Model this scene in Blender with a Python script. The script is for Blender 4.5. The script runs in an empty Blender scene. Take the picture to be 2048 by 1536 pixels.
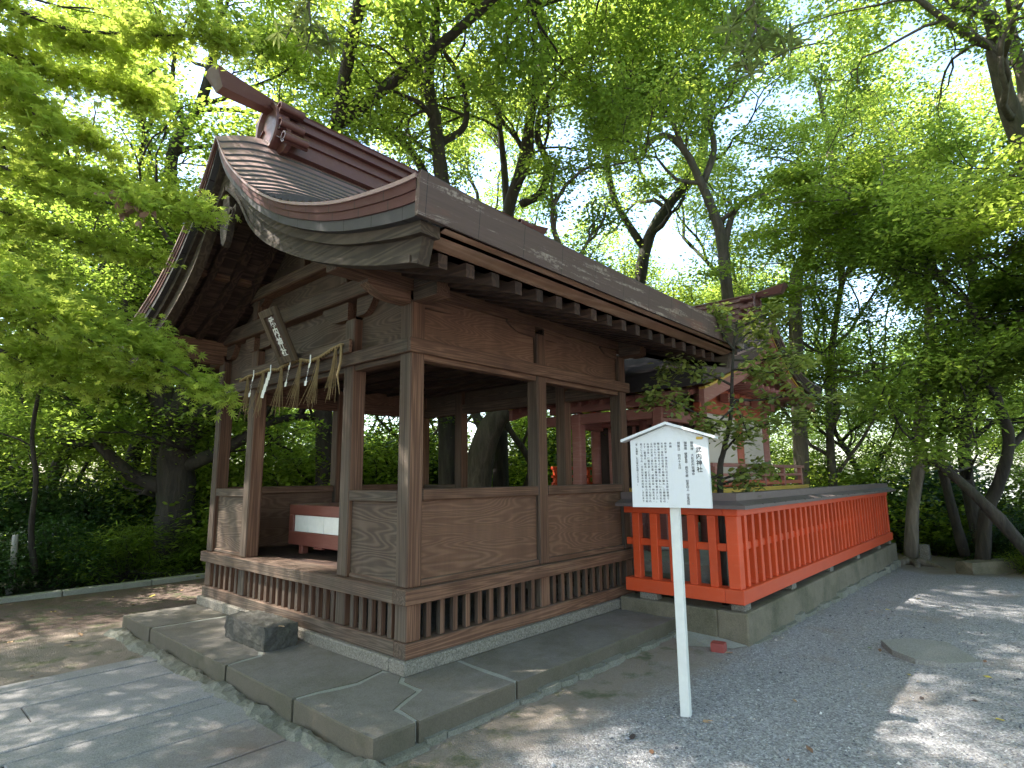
import bpy, math, random
import numpy as np
import mathutils.noise
from mathutils import Vector, Matrix
rad = math.radians

# ---------------------------------------------------------------- camera, sky, sun, exposure
FOC = 1161.43
YAW, PITCH, ROLL = 0.73214, 0.15996, -0.00937
CAM = np.array([-2.8994, -3.7120, 1.45])
def cam_axes():
    cy, sy, cp, sp = math.cos(YAW), math.sin(YAW), math.cos(PITCH), math.sin(PITCH)
    F = np.array([cp*cy, cp*sy, sp]); R = np.array([sy, -cy, 0.]); U = np.cross(R, F)
    c, s = math.cos(ROLL), math.sin(ROLL)
    return F, c*R+s*U, -s*R+c*U
CF, CR, CU = cam_axes()
def P(u, v, t):
    return CAM + (CF + CR*(u-1024)/FOC - CU*(v-768)/FOC)*t

sc = bpy.context.scene
COL = sc.collection
cd = bpy.data.cameras.new('camera'); cam = bpy.data.objects.new('camera', cd); COL.objects.link(cam)
cd.sensor_width = 36; cd.lens = FOC/2048*36; cd.clip_start = .05; cd.clip_end = 3000
M4 = Matrix.Identity(4)
for i in range(3):
    M4[i][0] = CR[i]; M4[i][1] = CU[i]; M4[i][2] = -CF[i]; M4[i][3] = CAM[i]
cam.matrix_world = M4
sc.camera = cam
TOSUN = Vector((-.45, .42, .92)).normalized()
w = bpy.data.worlds.new("World"); sc.world = w; w.use_nodes = True
wn = w.node_tree.nodes; wl = w.node_tree.links
bg = wn['Background']; sky = wn.new('ShaderNodeTexSky'); sky.sky_type = 'NISHITA'; sky.sun_disc = False
sky.sun_elevation = math.asin(TOSUN.z); sky.sun_rotation = math.atan2(TOSUN.x, TOSUN.y)
sky.dust_density = 1.6; sky.air_density = 1.1; sky.ozone_density = 1.5
wl.new(sky.outputs[0], bg.inputs[0]); bg.inputs[1].default_value = 0.15
sl = bpy.data.lights.new('sun', 'SUN'); sl.energy = 3.9; sl.angle = rad(.6); sl.color = (1, .95, .87)
so = bpy.data.objects.new('sun', sl); COL.objects.link(so)
so.rotation_euler = TOSUN.to_track_quat('Z', 'Y').to_euler(); so.location = (-8, 8, 20)
sc.view_settings.view_transform = 'Standard'; sc.view_settings.look = 'None'
sc.view_settings.exposure = 2.48; sc.view_settings.gamma = 1
sc.cycles.max_bounces = 7; sc.cycles.diffuse_bounces = 4; sc.cycles.transmission_bounces = 4
sc.cycles.glossy_bounces = 2; sc.cycles.caustics_reflective = False; sc.cycles.caustics_refractive = False

# ---------------------------------------------------------------- helpers
class MB:
    def __init__(s): s.v = []; s.f = []; s.m = []
    def add(s, vs, fs, mi=0):
        o = len(s.v); s.v += [tuple(p) for p in vs]
        for f in fs: s.f.append(tuple(o+i for i in f)); s.m.append(mi)
    def box(s, x0, y0, z0, x1, y1, z1, mi=0, ch=0.0):
        if x0 > x1: x0, x1 = x1, x0
        if y0 > y1: y0, y1 = y1, y0
        if z0 > z1: z0, z1 = z1, z0
        if ch <= 0:
            vs = [(x, y, z) for z in (z0, z1) for y in (y0, y1) for x in (x0, x1)]
            s.add(vs, [(0,2,3,1),(4,5,7,6),(0,1,5,4),(2,6,7,3),(0,4,6,2),(1,3,7,5)], mi); return
        c = min(ch, (x1-x0)*.45, (y1-y0)*.45, (z1-z0)*.45)
        # chamfered box: 24 verts
        X, Y, Z = (x0, x1), (y0, y1), (z0, z1); vs = []; idx = {}
        for i in (0, 1):
            for j in (0, 1):
                for k in (0, 1):
                    a = [X[i], Y[j], Z[k]]; sg = [1-2*i, 1-2*j, 1-2*k]
                    for d in range(3):
                        p = [a[e] + (0 if e == d else sg[e]*c) for e in range(3)]
                        idx[(i, j, k, d)] = len(vs); vs.append(p)
        fs = []
        for d in range(3):
            e, g = [q for q in range(3) if q != d]
            for a in (0, 1):
                q = []
                for (b, cc) in ((0,0),(1,0),(1,1),(0,1)):
                    t = [0,0,0]; t[d] = a; t[e] = b; t[g] = cc; q.append(idx[(*t, d)])
                flip = (a == 0) ^ (d == 1)
                fs.append(tuple(q[::-1]) if flip else tuple(q))
        for d in range(3):       # edges along axis d
            e, g = [q for q in range(3) if q != d]
            for b in (0, 1):
                for cc in (0, 1):
                    t0 = [0,0,0]; t0[e] = b; t0[g] = cc; t1 = list(t0); t1[d] = 1
                    q = (idx[(*t0, e)], idx[(*t1, e)], idx[(*t1, g)], idx[(*t0, g)])
                    fs.append(q)
        for i in (0, 1):
            for j in (0, 1):
                for k in (0, 1):
                    fs.append(tuple(idx[(i, j, k, d)] for d in range(3)))
        s.add(vs, fs, mi)
    def prism(s, poly, axis, a, b, mi=0):
        """polygon in the two other axes (in xyz order) extruded along axis from a to b"""
        n = len(poly); vs = []
        for c in (a, b):
            for p in poly:
                q = list(p); q.insert(axis, c); vs.append(q)
        s.add(vs, [tuple(range(n))[::-1], tuple(range(n, 2*n))] + [(i, (i+1) % n, n+(i+1) % n, n+i) for i in range(n)], mi)
    def strip(s, A, B, mi=0):   # quads between polylines A and B
        n = len(A); s.add(list(A)+list(B), [(i, i+1, n+i+1, n+i) for i in range(n-1)], mi)
    def sweep(s, prof_pts, mi=0, closed=False):
        """list of rings (same length) -> skin"""
        n = len(prof_pts[0]); vs = [p for r in prof_pts for p in r]; fs = []
        for k in range(len(prof_pts)-1):
            for i in range(n if closed else n-1):
                j = (i+1) % n; fs.append((k*n+i, k*n+j, (k+1)*n+j, (k+1)*n+i))
        if closed:
            fs.append(tuple(range(n))[::-1]); m = (len(prof_pts)-1)*n; fs.append(tuple(range(m, m+n)))
        s.add(vs, fs, mi)
    def tube(s, pts, rs, sides=8, mi=0, up=None):
        pts = [np.array(p, float) for p in pts]; n = len(pts)
        if not hasattr(rs, '__len__'): rs = [rs]*n
        rings = []; pr = None
        for i in range(n):
            d = pts[min(i+1, n-1)]-pts[max(i-1, 0)]; d /= (np.linalg.norm(d)+1e-9)
            if pr is None:
                a = np.array([0, 0, 1.]) if abs(d[2]) < .9 else np.array([1., 0, 0])
                pr = np.cross(d, a)
            pr = pr - d*(pr@d); pr /= np.linalg.norm(pr)+1e-9; q = np.cross(d, pr)
            rings.append([pts[i]+rs[i]*(math.cos(t)*pr+math.sin(t)*q) for t in [2*math.pi*k/sides for k in range(sides)]])
        s.sweep(rings, mi, True)
    def build(s, name, mats, parent=None, smooth=False, jitter=0):
        me = bpy.data.meshes.new(name)
        vs = s.v
        me.from_pydata(vs, [], s.f)
        if not isinstance(mats, (list, tuple)): mats = [mats]
        for m in mats: me.materials.append(m)
        if len(mats) > 1: me.polygons.foreach_set('material_index', s.m)
        if smooth: me.polygons.foreach_set('use_smooth', [True]*len(s.f))
        me.update()
        o = bpy.data.objects.new(name, me); COL.objects.link(o)
        if parent: put_under(o, parent)
        return o
def put_under(o, p):
    o.parent = p; o.matrix_parent_inverse = Matrix.Translation(-world_loc(p))
def world_loc(p):
    v = Vector(p.location)
    return v if p.parent is None else Vector((0, 0, 0)) if p.type == 'MESH' else v
def fixc(o): return o
def tag(o, label=None, cat=None, group=None, kind=None):
    if label: o['label'] = label
    if cat: o['category'] = cat
    if group: o['group'] = group
    if kind: o['kind'] = kind
    return o
def empty(name, loc, label, cat, group=None):
    o = bpy.data.objects.new(name, None); COL.objects.link(o); o.location = loc; o.empty_display_size = .2
    return tag(o, label, cat, group)
def recalc(o):
    import bmesh
    b = bmesh.new(); b.from_mesh(o.data); bmesh.ops.recalc_face_normals(b, faces=b.faces); b.to_mesh(o.data); b.free(); return o

# ---------------------------------------------------------------- materials
def new_mat(name):
    m = bpy.data.materials.new(name); m.use_nodes = True; nt = m.node_tree
    b = nt.nodes['Principled BSDF']
    return m, nt, b
class G_:
    """tiny node builder"""
    def __init__(s, nt): s.nt = nt
    def n(s, t, **k):
        x = s.nt.nodes.new(t)
        for a, b in k.items(): setattr(x, a, b)
        return x
    def l(s, a, b): s.nt.links.new(a, b)
    def obj(s):
        return s.n('ShaderNodeTexCoord').outputs['Object']
    def mapv(s, vec, sc_=(1,1,1), loc=(0,0,0), rot=(0,0,0)):
        m = s.n('ShaderNodeMapping'); s.l(vec, m.inputs[0])
        m.inputs['Scale'].default_value = sc_; m.inputs['Location'].default_value = loc; m.inputs['Rotation'].default_value = rot
        return m.outputs[0]
    def noise(s, vec, scale, detail=3, rough=.5, dist=0):
        x = s.n('ShaderNodeTexNoise'); s.l(vec, x.inputs['Vector'])
        x.inputs['Scale'].default_value = scale; x.inputs['Detail'].default_value = detail
        x.inputs['Roughness'].default_value = rough; x.inputs['Distortion'].default_value = dist
        return x.outputs['Fac']
    def vor(s, vec, scale, feat='F1', out='Distance', rnd=1):
        x = s.n('ShaderNodeTexVoronoi', feature=feat); s.l(vec, x.inputs['Vector']); x.inputs['Scale'].default_value = scale
        x.inputs['Randomness'].default_value = rnd
        return x.outputs[out]
    def math(s, op, a, b=None, c=None, clamp=False):
        x = s.n('ShaderNodeMath', operation=op); x.use_clamp = clamp
        for i, q in enumerate((a, b, c)):
            if q is None: continue
            if isinstance(q, (int, float)): x.inputs[i].default_value = q
            else: s.l(q, x.inputs[i])
        return x.outputs[0]
    def ramp(s, fac, stops):
        x = s.n('ShaderNodeValToRGB'); s.l(fac, x.inputs[0]); e = x.color_ramp.elements
        while len(e) < len(stops): e.new(.5)
        for i, (p, c) in enumerate(stops):
            e[i].position = p; e[i].color = c if len(c) == 4 else (*c, 1)
        return x.outputs[0]
    def mix(s, fac, a, b, mode='MIX'):
        x = s.n('ShaderNodeMix', data_type='RGBA', blend_type=mode)
        for i, q in ((0, fac), (6, a), (7, b)):
            if isinstance(q, (int, float)): x.inputs[i].default_value = q
            elif isinstance(q, tuple): x.inputs[i].default_value = q if len(q) == 4 else (*q, 1)
            else: s.l(q, x.inputs[i])
        return x.outputs[2]
    def bump(s, h, bsdf, strength=.3, dist=.01, prev=None):
        x = s.n('ShaderNodeBump'); s.l(h, x.inputs['Height']); x.inputs['Strength'].default_value = strength
        x.inputs['Distance'].default_value = dist; s.l(x.outputs[0], bsdf.inputs['Normal']); return x

def wood(name, dark, light, axis, cross=7.0, along=.55, rings=9.0, shade_weather=True, grey=(.080,.062,.046), rough=.75):
    m, nt, b = new_mat(name); g = G_(nt)
    o = g.obj(); inf = g.n('ShaderNodeObjectInfo')
    vm = g.n('ShaderNodeVectorMath', operation='MULTIPLY'); cb = g.n('ShaderNodeCombineXYZ')
    for i in range(3): g.l(inf.outputs['Random'], cb.inputs[i])
    g.l(cb.outputs[0], vm.inputs[0]); vm.inputs[1].default_value = (17, 23, 31)
    va = g.n('ShaderNodeVectorMath', operation='ADD'); g.l(o, va.inputs[0]); g.l(vm.outputs[0], va.inputs[1])
    s = [cross]*3; s[axis] = along
    v = g.mapv(va.outputs[0], tuple(s))
    n1 = g.noise(v, 1, 2.5, .45, .15)
    ring = g.math('SINE', g.math('MULTIPLY', n1, rings*6.283))
    ring01 = g.math('MULTIPLY_ADD', ring, .5, .5)
    ring01 = g.math('POWER', ring01, 1.6)
    s2 = [150]*3; s2[axis] = 3
    fib = g.noise(g.mapv(va.outputs[0], tuple(s2)), 1, 2, .6)
    big = g.noise(va.outputs[0], 1.3, 3, .6)
    c = g.mix(ring01, dark, light)
    c = g.mix(g.math('MULTIPLY', fib, .55), c, tuple(x*.55 for x in dark), 'MIX')
    if shade_weather:  # patchy weathering, plus front faces painted greyer and darker for the weaker light there
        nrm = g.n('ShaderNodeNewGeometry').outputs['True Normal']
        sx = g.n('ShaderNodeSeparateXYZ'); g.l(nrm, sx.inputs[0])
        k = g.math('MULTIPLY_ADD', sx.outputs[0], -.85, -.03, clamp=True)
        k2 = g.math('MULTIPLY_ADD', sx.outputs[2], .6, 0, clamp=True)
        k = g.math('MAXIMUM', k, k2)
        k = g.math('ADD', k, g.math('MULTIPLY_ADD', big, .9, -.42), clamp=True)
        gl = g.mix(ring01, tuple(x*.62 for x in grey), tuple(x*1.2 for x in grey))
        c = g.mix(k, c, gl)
    val = g.math('MULTIPLY_ADD', inf.outputs['Random'], .42, .78)
    val = g.math('MULTIPLY', val, g.math('MULTIPLY_ADD', big, .9, .52))
    st_ = g.noise(g.mapv(va.outputs[0], (5, 5, .8)), 1, 5, .65); val = g.math('MULTIPLY', val, g.math('MULTIPLY_ADD', st_, .8, .6))
    hs = g.n('ShaderNodeHueSaturation'); g.l(c, hs.inputs['Color']); g.l(val, hs.inputs['Value'])
    g.l(hs.outputs[0], b.inputs['Base Color']); b.inputs['Roughness'].default_value = rough
    b.inputs['Specular IOR Level'].default_value = .3
    g.bump(g.math('ADD', ring01, g.math('MULTIPLY', fib, 1.3)), b, .35, .004)
    return m
WD, WL = (.118,.054,.031), (.225,.115,.068)
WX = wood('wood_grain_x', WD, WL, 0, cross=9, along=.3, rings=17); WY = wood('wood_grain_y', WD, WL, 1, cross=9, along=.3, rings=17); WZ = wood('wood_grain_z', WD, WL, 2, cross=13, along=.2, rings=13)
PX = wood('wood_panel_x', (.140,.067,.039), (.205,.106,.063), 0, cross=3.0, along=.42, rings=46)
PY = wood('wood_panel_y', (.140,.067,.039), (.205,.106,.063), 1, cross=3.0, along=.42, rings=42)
KX = wood('wood_eave_board', (.48,.26,.16), (.66,.42,.29), 0, cross=5, along=.4, rings=7, shade_weather=False)
DY = wood('wood_dark_y', (.032,.017,.012), (.080,.043,.029), 1, shade_weather=False)
DX = wood('wood_dark_x', (.055,.03,.022), (.13,.075,.055), 0, shade_weather=False)
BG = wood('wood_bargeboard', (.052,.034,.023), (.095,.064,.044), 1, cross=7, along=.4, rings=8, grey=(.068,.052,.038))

def copper(name, base, light, spots=0.5, rough=.42, metal=.25, joints=0):
    m, nt, b = new_mat(name); g = G_(nt); o = g.obj()
    n1 = g.noise(o, 2.2, 5, .6); n2 = g.noise(o, 14, 4, .65); n3 = g.noise(g.mapv(o, (3, 3, 18)), 1, 4, .6)
    c = g.mix(n1, base, tuple(x*1.35 for x in base))
    c = g.mix(g.math('MULTIPLY', g.ramp(n2, [(.52, (0,0,0)), (.68, (1,1,1))]), spots), c, light)
    c = g.mix(g.math('MULTIPLY', g.ramp(n3, [(.5, (0,0,0)), (.75, (1,1,1))]), spots*.5), c, tuple(x*.45 for x in base))
    if joints:
        sj = g.n('ShaderNodeSeparateXYZ'); g.l(o, sj.inputs[0]); jn = g.math('LESS_THAN', g.math('FRACT', g.math('ADD', g.math('MULTIPLY', sj.outputs[1], 3.1), g.math('MULTIPLY', g.n('ShaderNodeObjectInfo').outputs['Random'], 5))), .022)
        c = g.mix(jn, c, (.015,.010,.009)); b.inputs['Specular IOR Level'].default_value = .3
    g.l(c, b.inputs['Base Color']); b.inputs['Metallic'].default_value = metal
    g.l(g.math('MULTIPLY_ADD', n2, .3, rough-.12), b.inputs['Roughness'])
    g.bump(g.math('ADD', n1, g.math('MULTIPLY', n2, .3)), b, .25, .01)
    return m
RC = copper('roof_copper', (.25,.16,.145), (.38,.28,.26), .35, .42, .15)
RR = copper('ridge_red_copper', (.092,.036,.031), (.17,.09,.075), .35, .4, .1)
RVB = copper('verge_red_copper', (.062,.020,.017), (.095,.045,.038), .3, .6, 0, 1)
RVK = copper('verge_slate_copper', (.045,.040,.040), (.08,.07,.068), .3, .6, 0, 1)
RB = copper('verge_black_copper', (.045,.042,.045), (.09,.08,.08), .3, .5, .2)
def eave_mat():
    m, nt, b = new_mat('eave_peeling_copper'); g = G_(nt); o = g.obj()
    n1 = g.noise(g.mapv(o, (1.3, 9, 15)), 1, 6, .72, .3); n2 = g.noise(o, 30, 4, .7); n3 = g.noise(g.mapv(o, (.9, 4, 4)), 1.3, 4, .6)
    sx = g.n('ShaderNodeSeparateXYZ'); g.l(o, sx.inputs[0])
    lowm = g.math('MULTIPLY', g.math('SUBTRACT', 3.03, sx.outputs[2]), 3.2, clamp=True)
    k = g.math('MULTIPLY_ADD', lowm, .22, n1)
    k = g.ramp(k, [(.55, (0,0,0)), (.62, (1,1,1))])
    k = g.math('MULTIPLY', k, g.ramp(n2, [(.38, (0,0,0)), (.55, (1,1,1))]))
    c = g.mix(g.noise(g.mapv(o, (2.5, 30, 60)), 1, 4, .6), (.050,.029,.023), (.105,.064,.052))
    jn = g.math('LESS_THAN', g.math('FRACT', g.math('MULTIPLY', sx.outputs[0], 2.3)), .012); c = g.mix(jn, c, (.02,.014,.012))
    c = g.mix(g.math('MULTIPLY', g.ramp(n3, [(.55,(0,0,0)),(.65,(1,1,1))]), .5), c, (.16,.06,.035))
    c = g.mix(g.math('MULTIPLY', k, .75), c, (.34,.28,.23))
    g.l(c, b.inputs['Base Color']); b.inputs['Roughness'].default_value = .7
    g.bump(g.math('ADD', n2, k), b, .4, .006); return m
EV = eave_mat()

def simple(name, col, rough=.7, nscale=6, amt=.25, bump=.2, bscale=40, metal=0, bdist=.006):
    m, nt, b = new_mat(name); g = G_(nt); o = g.obj()
    n = g.noise(o, nscale, 5, .6); c = g.mix(n, tuple(x*(1-amt) for x in col), tuple(min(1, x*(1+amt)) for x in col))
    g.l(c, b.inputs['Base Color']); b.inputs['Roughness'].default_value = rough; b.inputs['Metallic'].default_value = metal
    if bump: g.bump(g.noise(o, bscale, 4, .6), b, bump, bdist)
    return m
def stone(name, c1, c2, moss=(.07,.075,.035), mossamt=.6, speck=.3, sscale=160, edge=0):
    m, nt, b = new_mat(name); g = G_(nt); o = g.obj()
    n = g.noise(o, 2.0, 6, .62); n2 = g.noise(o, 9, 5, .65); sp = g.vor(o, sscale, 'F1', 'Color')
    rgb = g.n('ShaderNodeSeparateColor'); g.l(sp, rgb.inputs[0])
    c = g.mix(n2, c1, c2)
    c = g.mix(g.math('MULTIPLY', g.ramp(n, [(.45, (0,0,0)), (.65, (1,1,1))]), mossamt), c, moss)
    c = g.mix(speck, c, g.mix(rgb.outputs[0], tuple(x*.35 for x in c1), tuple(min(1, x*2.0) for x in c2)))
    g.l(c, b.inputs['Base Color']); b.inputs['Roughness'].default_value = .85
    g.bump(g.math('ADD', g.math('MULTIPLY', n2, 2), g.noise(o, 120, 3, .7)), b, .5, .006)
    return m
ST = stone('stone_slab', (.088,.076,.064), (.21,.186,.158), moss=(.085,.072,.045), mossamt=.7, speck=.14)
ST2 = stone('granite_curb', (.105,.094,.078), (.18,.16,.132), moss=(.16,.15,.11), mossamt=.5, speck=.45, sscale=110)
ST3 = stone('rough_step_stone', (.040,.036,.030), (.066,.060,.050), mossamt=.2, speck=.2, sscale=90)
ST4 = stone('path_granite', (.205,.19,.185), (.275,.258,.25), moss=(.13,.118,.108), mossamt=.4, speck=.35, sscale=200)
ST5 = stone('stone_slab_side', (.075,.062,.042), (.115,.095,.068), moss=(.05,.05,.025), mossamt=.6, speck=.12)
MO = stone('mortar', (.22,.215,.185), (.33,.32,.28), mossamt=.6, moss=(.15,.16,.12), speck=.15)
CO = stone('mossy_concrete', (.10,.082,.055), (.19,.16,.112), moss=(.05,.05,.024), mossamt=.85, speck=.15)
RK = stone('lumpy_rubble', (.10,.095,.075), (.20,.19,.155), moss=(.07,.075,.04), mossamt=.7, speck=.25)
WHT = simple('white_board', (.58,.595,.60), .4, 2.2, .07, .05, 60)
SIGNP = simple('white_painted_post', (.60,.60,.565), .55, 9, .2, .15)
INK = simple('black_ink', (.012,.012,.014), .6, 3, .1, 0)
PWH = simple('painted_white_letter', (.75,.74,.70), .6, 20, .12, 0)
RED = None
def red_mat(name, a, c2, fade=.35):
    m, nt, b = new_mat(name); g = G_(nt); o = g.obj()
    n = g.noise(o, 3, 5, .6); n2 = g.noise(g.mapv(o, (2, 2, 20)), 2, 4, .6)
    c = g.mix(n, a, tuple(x*.75 for x in a)); c = g.mix(g.math('MULTIPLY', g.ramp(n2, [(.5,(0,0,0)),(.8,(1,1,1))]), fade), c, c2)
    sz = g.n('ShaderNodeSeparateXYZ'); g.l(o, sz.inputs[0])
    lo = g.math('MULTIPLY', g.math('MULTIPLY', g.math('SUBTRACT', .62, sz.outputs[2]), 2.2, clamp=True), g.ramp(g.noise(o, 7, 5, .7), [(.3,(0,0,0)),(.6,(1,1,1))]))
    c = g.mix(g.math('MULTIPLY', lo, .15 if name == 'vermilion_paint' else 0), c, (.55,.15,.10))
    rr = g.n('ShaderNodeObjectInfo').outputs['Random']; hs = g.n('ShaderNodeHueSaturation'); g.l(c, hs.inputs['Color']); g.l(g.math('MULTIPLY_ADD', rr, .22, .88), hs.inputs['Value'])
    chip = g.math('MULTIPLY', g.ramp(g.noise(o, 38, 3, .6), [(.70,(0,0,0)),(.73,(1,1,1))]), .7)
    g.l(g.mix(chip, hs.outputs[0], (.16,.07,.05)), b.inputs['Base Color']); b.inputs['Roughness'].default_value = .5
    g.bump(g.noise(g.mapv(o, (8,8,8)), 8, 4, .6), b, .15, .004); return m
RED = red_mat('vermilion_paint', (.68,.070,.010), (.60,.13,.06), .3)
REDW = red_mat('vermilion_paint_weathered', (.50,.115,.055), (.55,.24,.17), .5)
REDP = red_mat('faded_red_wood', (.33,.125,.10), (.42,.24,.20), .6)
YEL = simple('yellow_ochre_paint', (.55,.36,.06), .6, 6, .2, .1)
PLW = simple('white_plaster', (.62,.55,.50), .8, 4, .1, .1)
DRK = simple('dark_interior_wood', (.035,.022,.018), .8, 5, .3, .2)
BOXR = red_mat('box_red_wood', (.20,.06,.042), (.27,.12,.09), .45)
STRAW = simple('straw', (.27,.19,.085), .8, 30, .35, .2)
PAPER = simple('white_paper', (.82,.82,.78), .8, 5, .03, 0)
IRON = simple('dark_iron', (.03,.028,.026), .5, 20, .2, .1, metal=.6)

# ground ---------------------------------------------------------------
def ground_mat():
    m, nt, b = new_mat('gravel_ground'); g = G_(nt); o = g.obj()
    sx = g.n('ShaderNodeSeparateXYZ'); g.l(o, sx.inputs[0]); X, Y = sx.outputs[0], sx.outputs[1]
    warp = g.math('MULTIPLY_ADD', g.noise(o, 1.1, 4, .6), 1.6, -.8)
    warp2 = g.math('MULTIPLY_ADD', g.noise(o, 6, 4, .6), .5, -.25)
    wp = g.math('ADD', warp, warp2)
    # pebble pattern, two sizes
    v1 = g.n('ShaderNodeTexVoronoi'); g.l(o, v1.inputs['Vector']); v1.inputs['Scale'].default_value = 85
    v2 = g.n('ShaderNodeTexVoronoi'); g.l(o, v2.inputs['Vector']); v2.inputs['Scale'].default_value = 210
    s1 = g.n('ShaderNodeSeparateColor'); g.l(v1.outputs['Color'], s1.inputs[0])
    peb = g.ramp(s1.outputs[0], [(0, (.075,.07,.072)), (.3, (.19,.183,.185)), (.7, (.32,.31,.31)), (.93, (.44,.43,.43)), (1, (.65,.64,.63))])
    s2 = g.n('ShaderNodeSeparateColor'); g.l(v2.outputs['Color'], s2.inputs[0])
    v3 = g.n('ShaderNodeTexVoronoi'); g.l(o, v3.inputs['Vector']); v3.inputs['Scale'].default_value = 38; s3 = g.n('ShaderNodeSeparateColor'); g.l(v3.outputs['Color'], s3.inputs[0])
    peb = g.mix(.22, peb, g.ramp(s3.outputs[0], [(0, (.06,.055,.055)), (.5, (.24,.23,.23)), (1, (.55,.54,.53))]))
    peb = g.mix(.32, peb, g.ramp(s2.outputs[0], [(0, (.10,.095,.10)), (1, (.38,.37,.38))]))
    soil = g.mix(g.noise(o, 3.5, 6, .65), (.15,.11,.082), (.25,.205,.16))
    soil = g.mix(g.math('MULTIPLY', s2.outputs[1], .35), soil, (.30,.25,.21))
    dirt = g.mix(g.noise(o, 5, 6, .7), (.055,.034,.027), (.115,.075,.057))
    dirt = g.mix(g.math('MULTIPLY', g.ramp(s2.outputs[1], [(.7,(0,0,0)),(.8,(1,1,1))]), .5), dirt, (.24,.16,.11))
    # band of bare soil along the platform (y>-1.35, x<3) and the fence
    kband = g.math('MULTIPLY', g.math('ADD', g.math('ADD', Y, 1.30), g.math('MULTIPLY', wp, .55)), 4.5, clamp=True)
    kfence = g.math('MULTIPLY', g.math('ADD', g.math('ADD', Y, 1.62), g.math('MULTIPLY', wp, .6)), 3.0, clamp=True)
    kfar = g.math('MULTIPLY', g.math('ADD', g.math('SUBTRACT', X, 9.9), g.math('MULTIPLY', wp, 2.2)), 1.2, clamp=True)
    patch = g.math('MULTIPLY', g.ramp(g.noise(o, .9, 5, .62), [(.55,(0,0,0)),(.72,(1,1,1))]), .8)
    k = g.math('MAXIMUM', g.math('MAXIMUM', kband, g.math('MULTIPLY', kfence, .8)), g.math('MAXIMUM', kfar, patch))
    c = g.mix(k, peb, soil)
    kleft = g.math('MULTIPLY', g.math('ADD', g.math('SUBTRACT', Y, 3.9), g.math('MULTIPLY', wp, 1.3)), 1.6, clamp=True)
    c = g.mix(kleft, c, dirt)
    kl2 = g.math('MULTIPLY', g.math('SUBTRACT', Y, 6.95), 20, clamp=True)
    c = g.mix(kl2, c, (.035,.035,.018))
    kmoss = g.math('MULTIPLY', g.ramp(g.noise(o, 5, 4, .6), [(.52,(0,0,0)),(.66,(1,1,1))]), g.math('MULTIPLY', kband, .75))
    c = g.mix(kmoss, c, (.055,.07,.02))
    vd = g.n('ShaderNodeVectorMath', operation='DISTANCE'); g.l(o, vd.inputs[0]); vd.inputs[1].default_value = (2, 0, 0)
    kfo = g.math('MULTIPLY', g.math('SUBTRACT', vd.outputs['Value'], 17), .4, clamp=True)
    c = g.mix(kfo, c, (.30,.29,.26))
    g.l(c, b.inputs['Base Color']); b.inputs['Roughness'].default_value = .9
    h = g.math('ADD', g.math('MULTIPLY', g.math('SUBTRACT', 1, v1.outputs['Distance']), 1.0), g.math('MULTIPLY', g.noise(o, 14, 5, .7), 1.6))
    g.bump(h, b, .8, .012)
    return m
GZ = -.15
def gheight(x, y):
    z = GZ - .018*max(0, x-3) if x < 13 else GZ-.18
    n = .02*math.sin(x*1.7+y*.6)+.015*math.sin(y*2.3-x*.9)
    inb = (-1.3 < x < 11 and -1.6 < y < 6.9)
    if not inb: z += n*.6
    d = max(0, x-13.2, y-11, -y*0-99)
    dr = max(0., min(1., d/6.0)); z -= 3.2*dr*dr*(3-2*dr)
    return z
xs = sorted(set([round(v, 3) for v in list(np.arange(-8, 22, .35))+[-400,-200,-100,-50,-25,-14,26,32,40,60,100,200,400]]))
ys = sorted(set([round(v, 3) for v in list(np.arange(-12, 20, .35))+[-400,-200,-100,-50,-25,-16,24,30,40,60,100,200,400]]))
mb = MB(); mb.v = [(x, y, gheight(x, y)) for y in ys for x in xs]; nx = len(xs)
mb.f = [(j*nx+i, j*nx+i+1, (j+1)*nx+i+1, (j+1)*nx+i) for j in range(len(ys)-1) for i in range(nx-1)]; mb.m = [0]*len(mb.f)
tag(mb.build('ground', ground_mat(), smooth=True), kind='structure')

# paved approach path on the left ------------------------------------------------
rng = random.Random(5)
rows = [2.55, 2.33, 1.87, 1.485, 1.04, .845, .40, -.07, -.51, -.98, -1.5]
def slab_mat():
    m = ST4.copy(); m.name = 'path_granite_stained'; nt = m.node_tree; g = G_(nt); b = nt.nodes['Principled BSDF']
    src = b.inputs['Base Color'].links[0].from_socket
    ri = g.n('ShaderNodeNewGeometry').outputs['Random Per Island']
    c = g.mix(g.math('MULTIPLY', ri, .3), src, (.13,.125,.125))
    o = g.obj(); 
    vm = g.n('ShaderNodeVectorMath', operation='DISTANCE'); g.l(o, vm.inputs[0]); vm.inputs[1].default_value = (-1.12, -.02, -.13)
    k = g.math('SUBTRACT', 1, g.math('MULTIPLY', vm.outputs['Value'], 1.5), clamp=True)
    k = g.math('MULTIPLY', k, g.noise(o, 4, 4, .6)); c = g.mix(g.math('MULTIPLY', k, 1.1, clamp=True), c, (.15,.085,.055))
    g.l(c, b.inputs['Base Color']); return m
mb = MB()
for i in range(len(rows)-1):
    y1, y0 = rows[i], rows[i+1]; x = -.93 + rng.uniform(-.03, .03)
    while x > -9:
        L = rng.uniform(.9, 1.9) if (y1-y0) > .3 else rng.uniform(1.3, 2.2)
        dz = rng.uniform(-.004, .004)
        mb.box(x-L+.009, y0+.008, GZ-.08, x, y1-.008, GZ+.022+dz, ch=.006); x -= L
tag(mb.build('path', slab_mat()), kind='structure')
mb = MB(); mb.box(-9, -1.5, GZ-.06, -.94, 2.56, GZ+.006)
tag(mb.build('path_joint_sand', simple('joint_sand', (.07,.06,.05), .9)), kind='structure')
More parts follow.
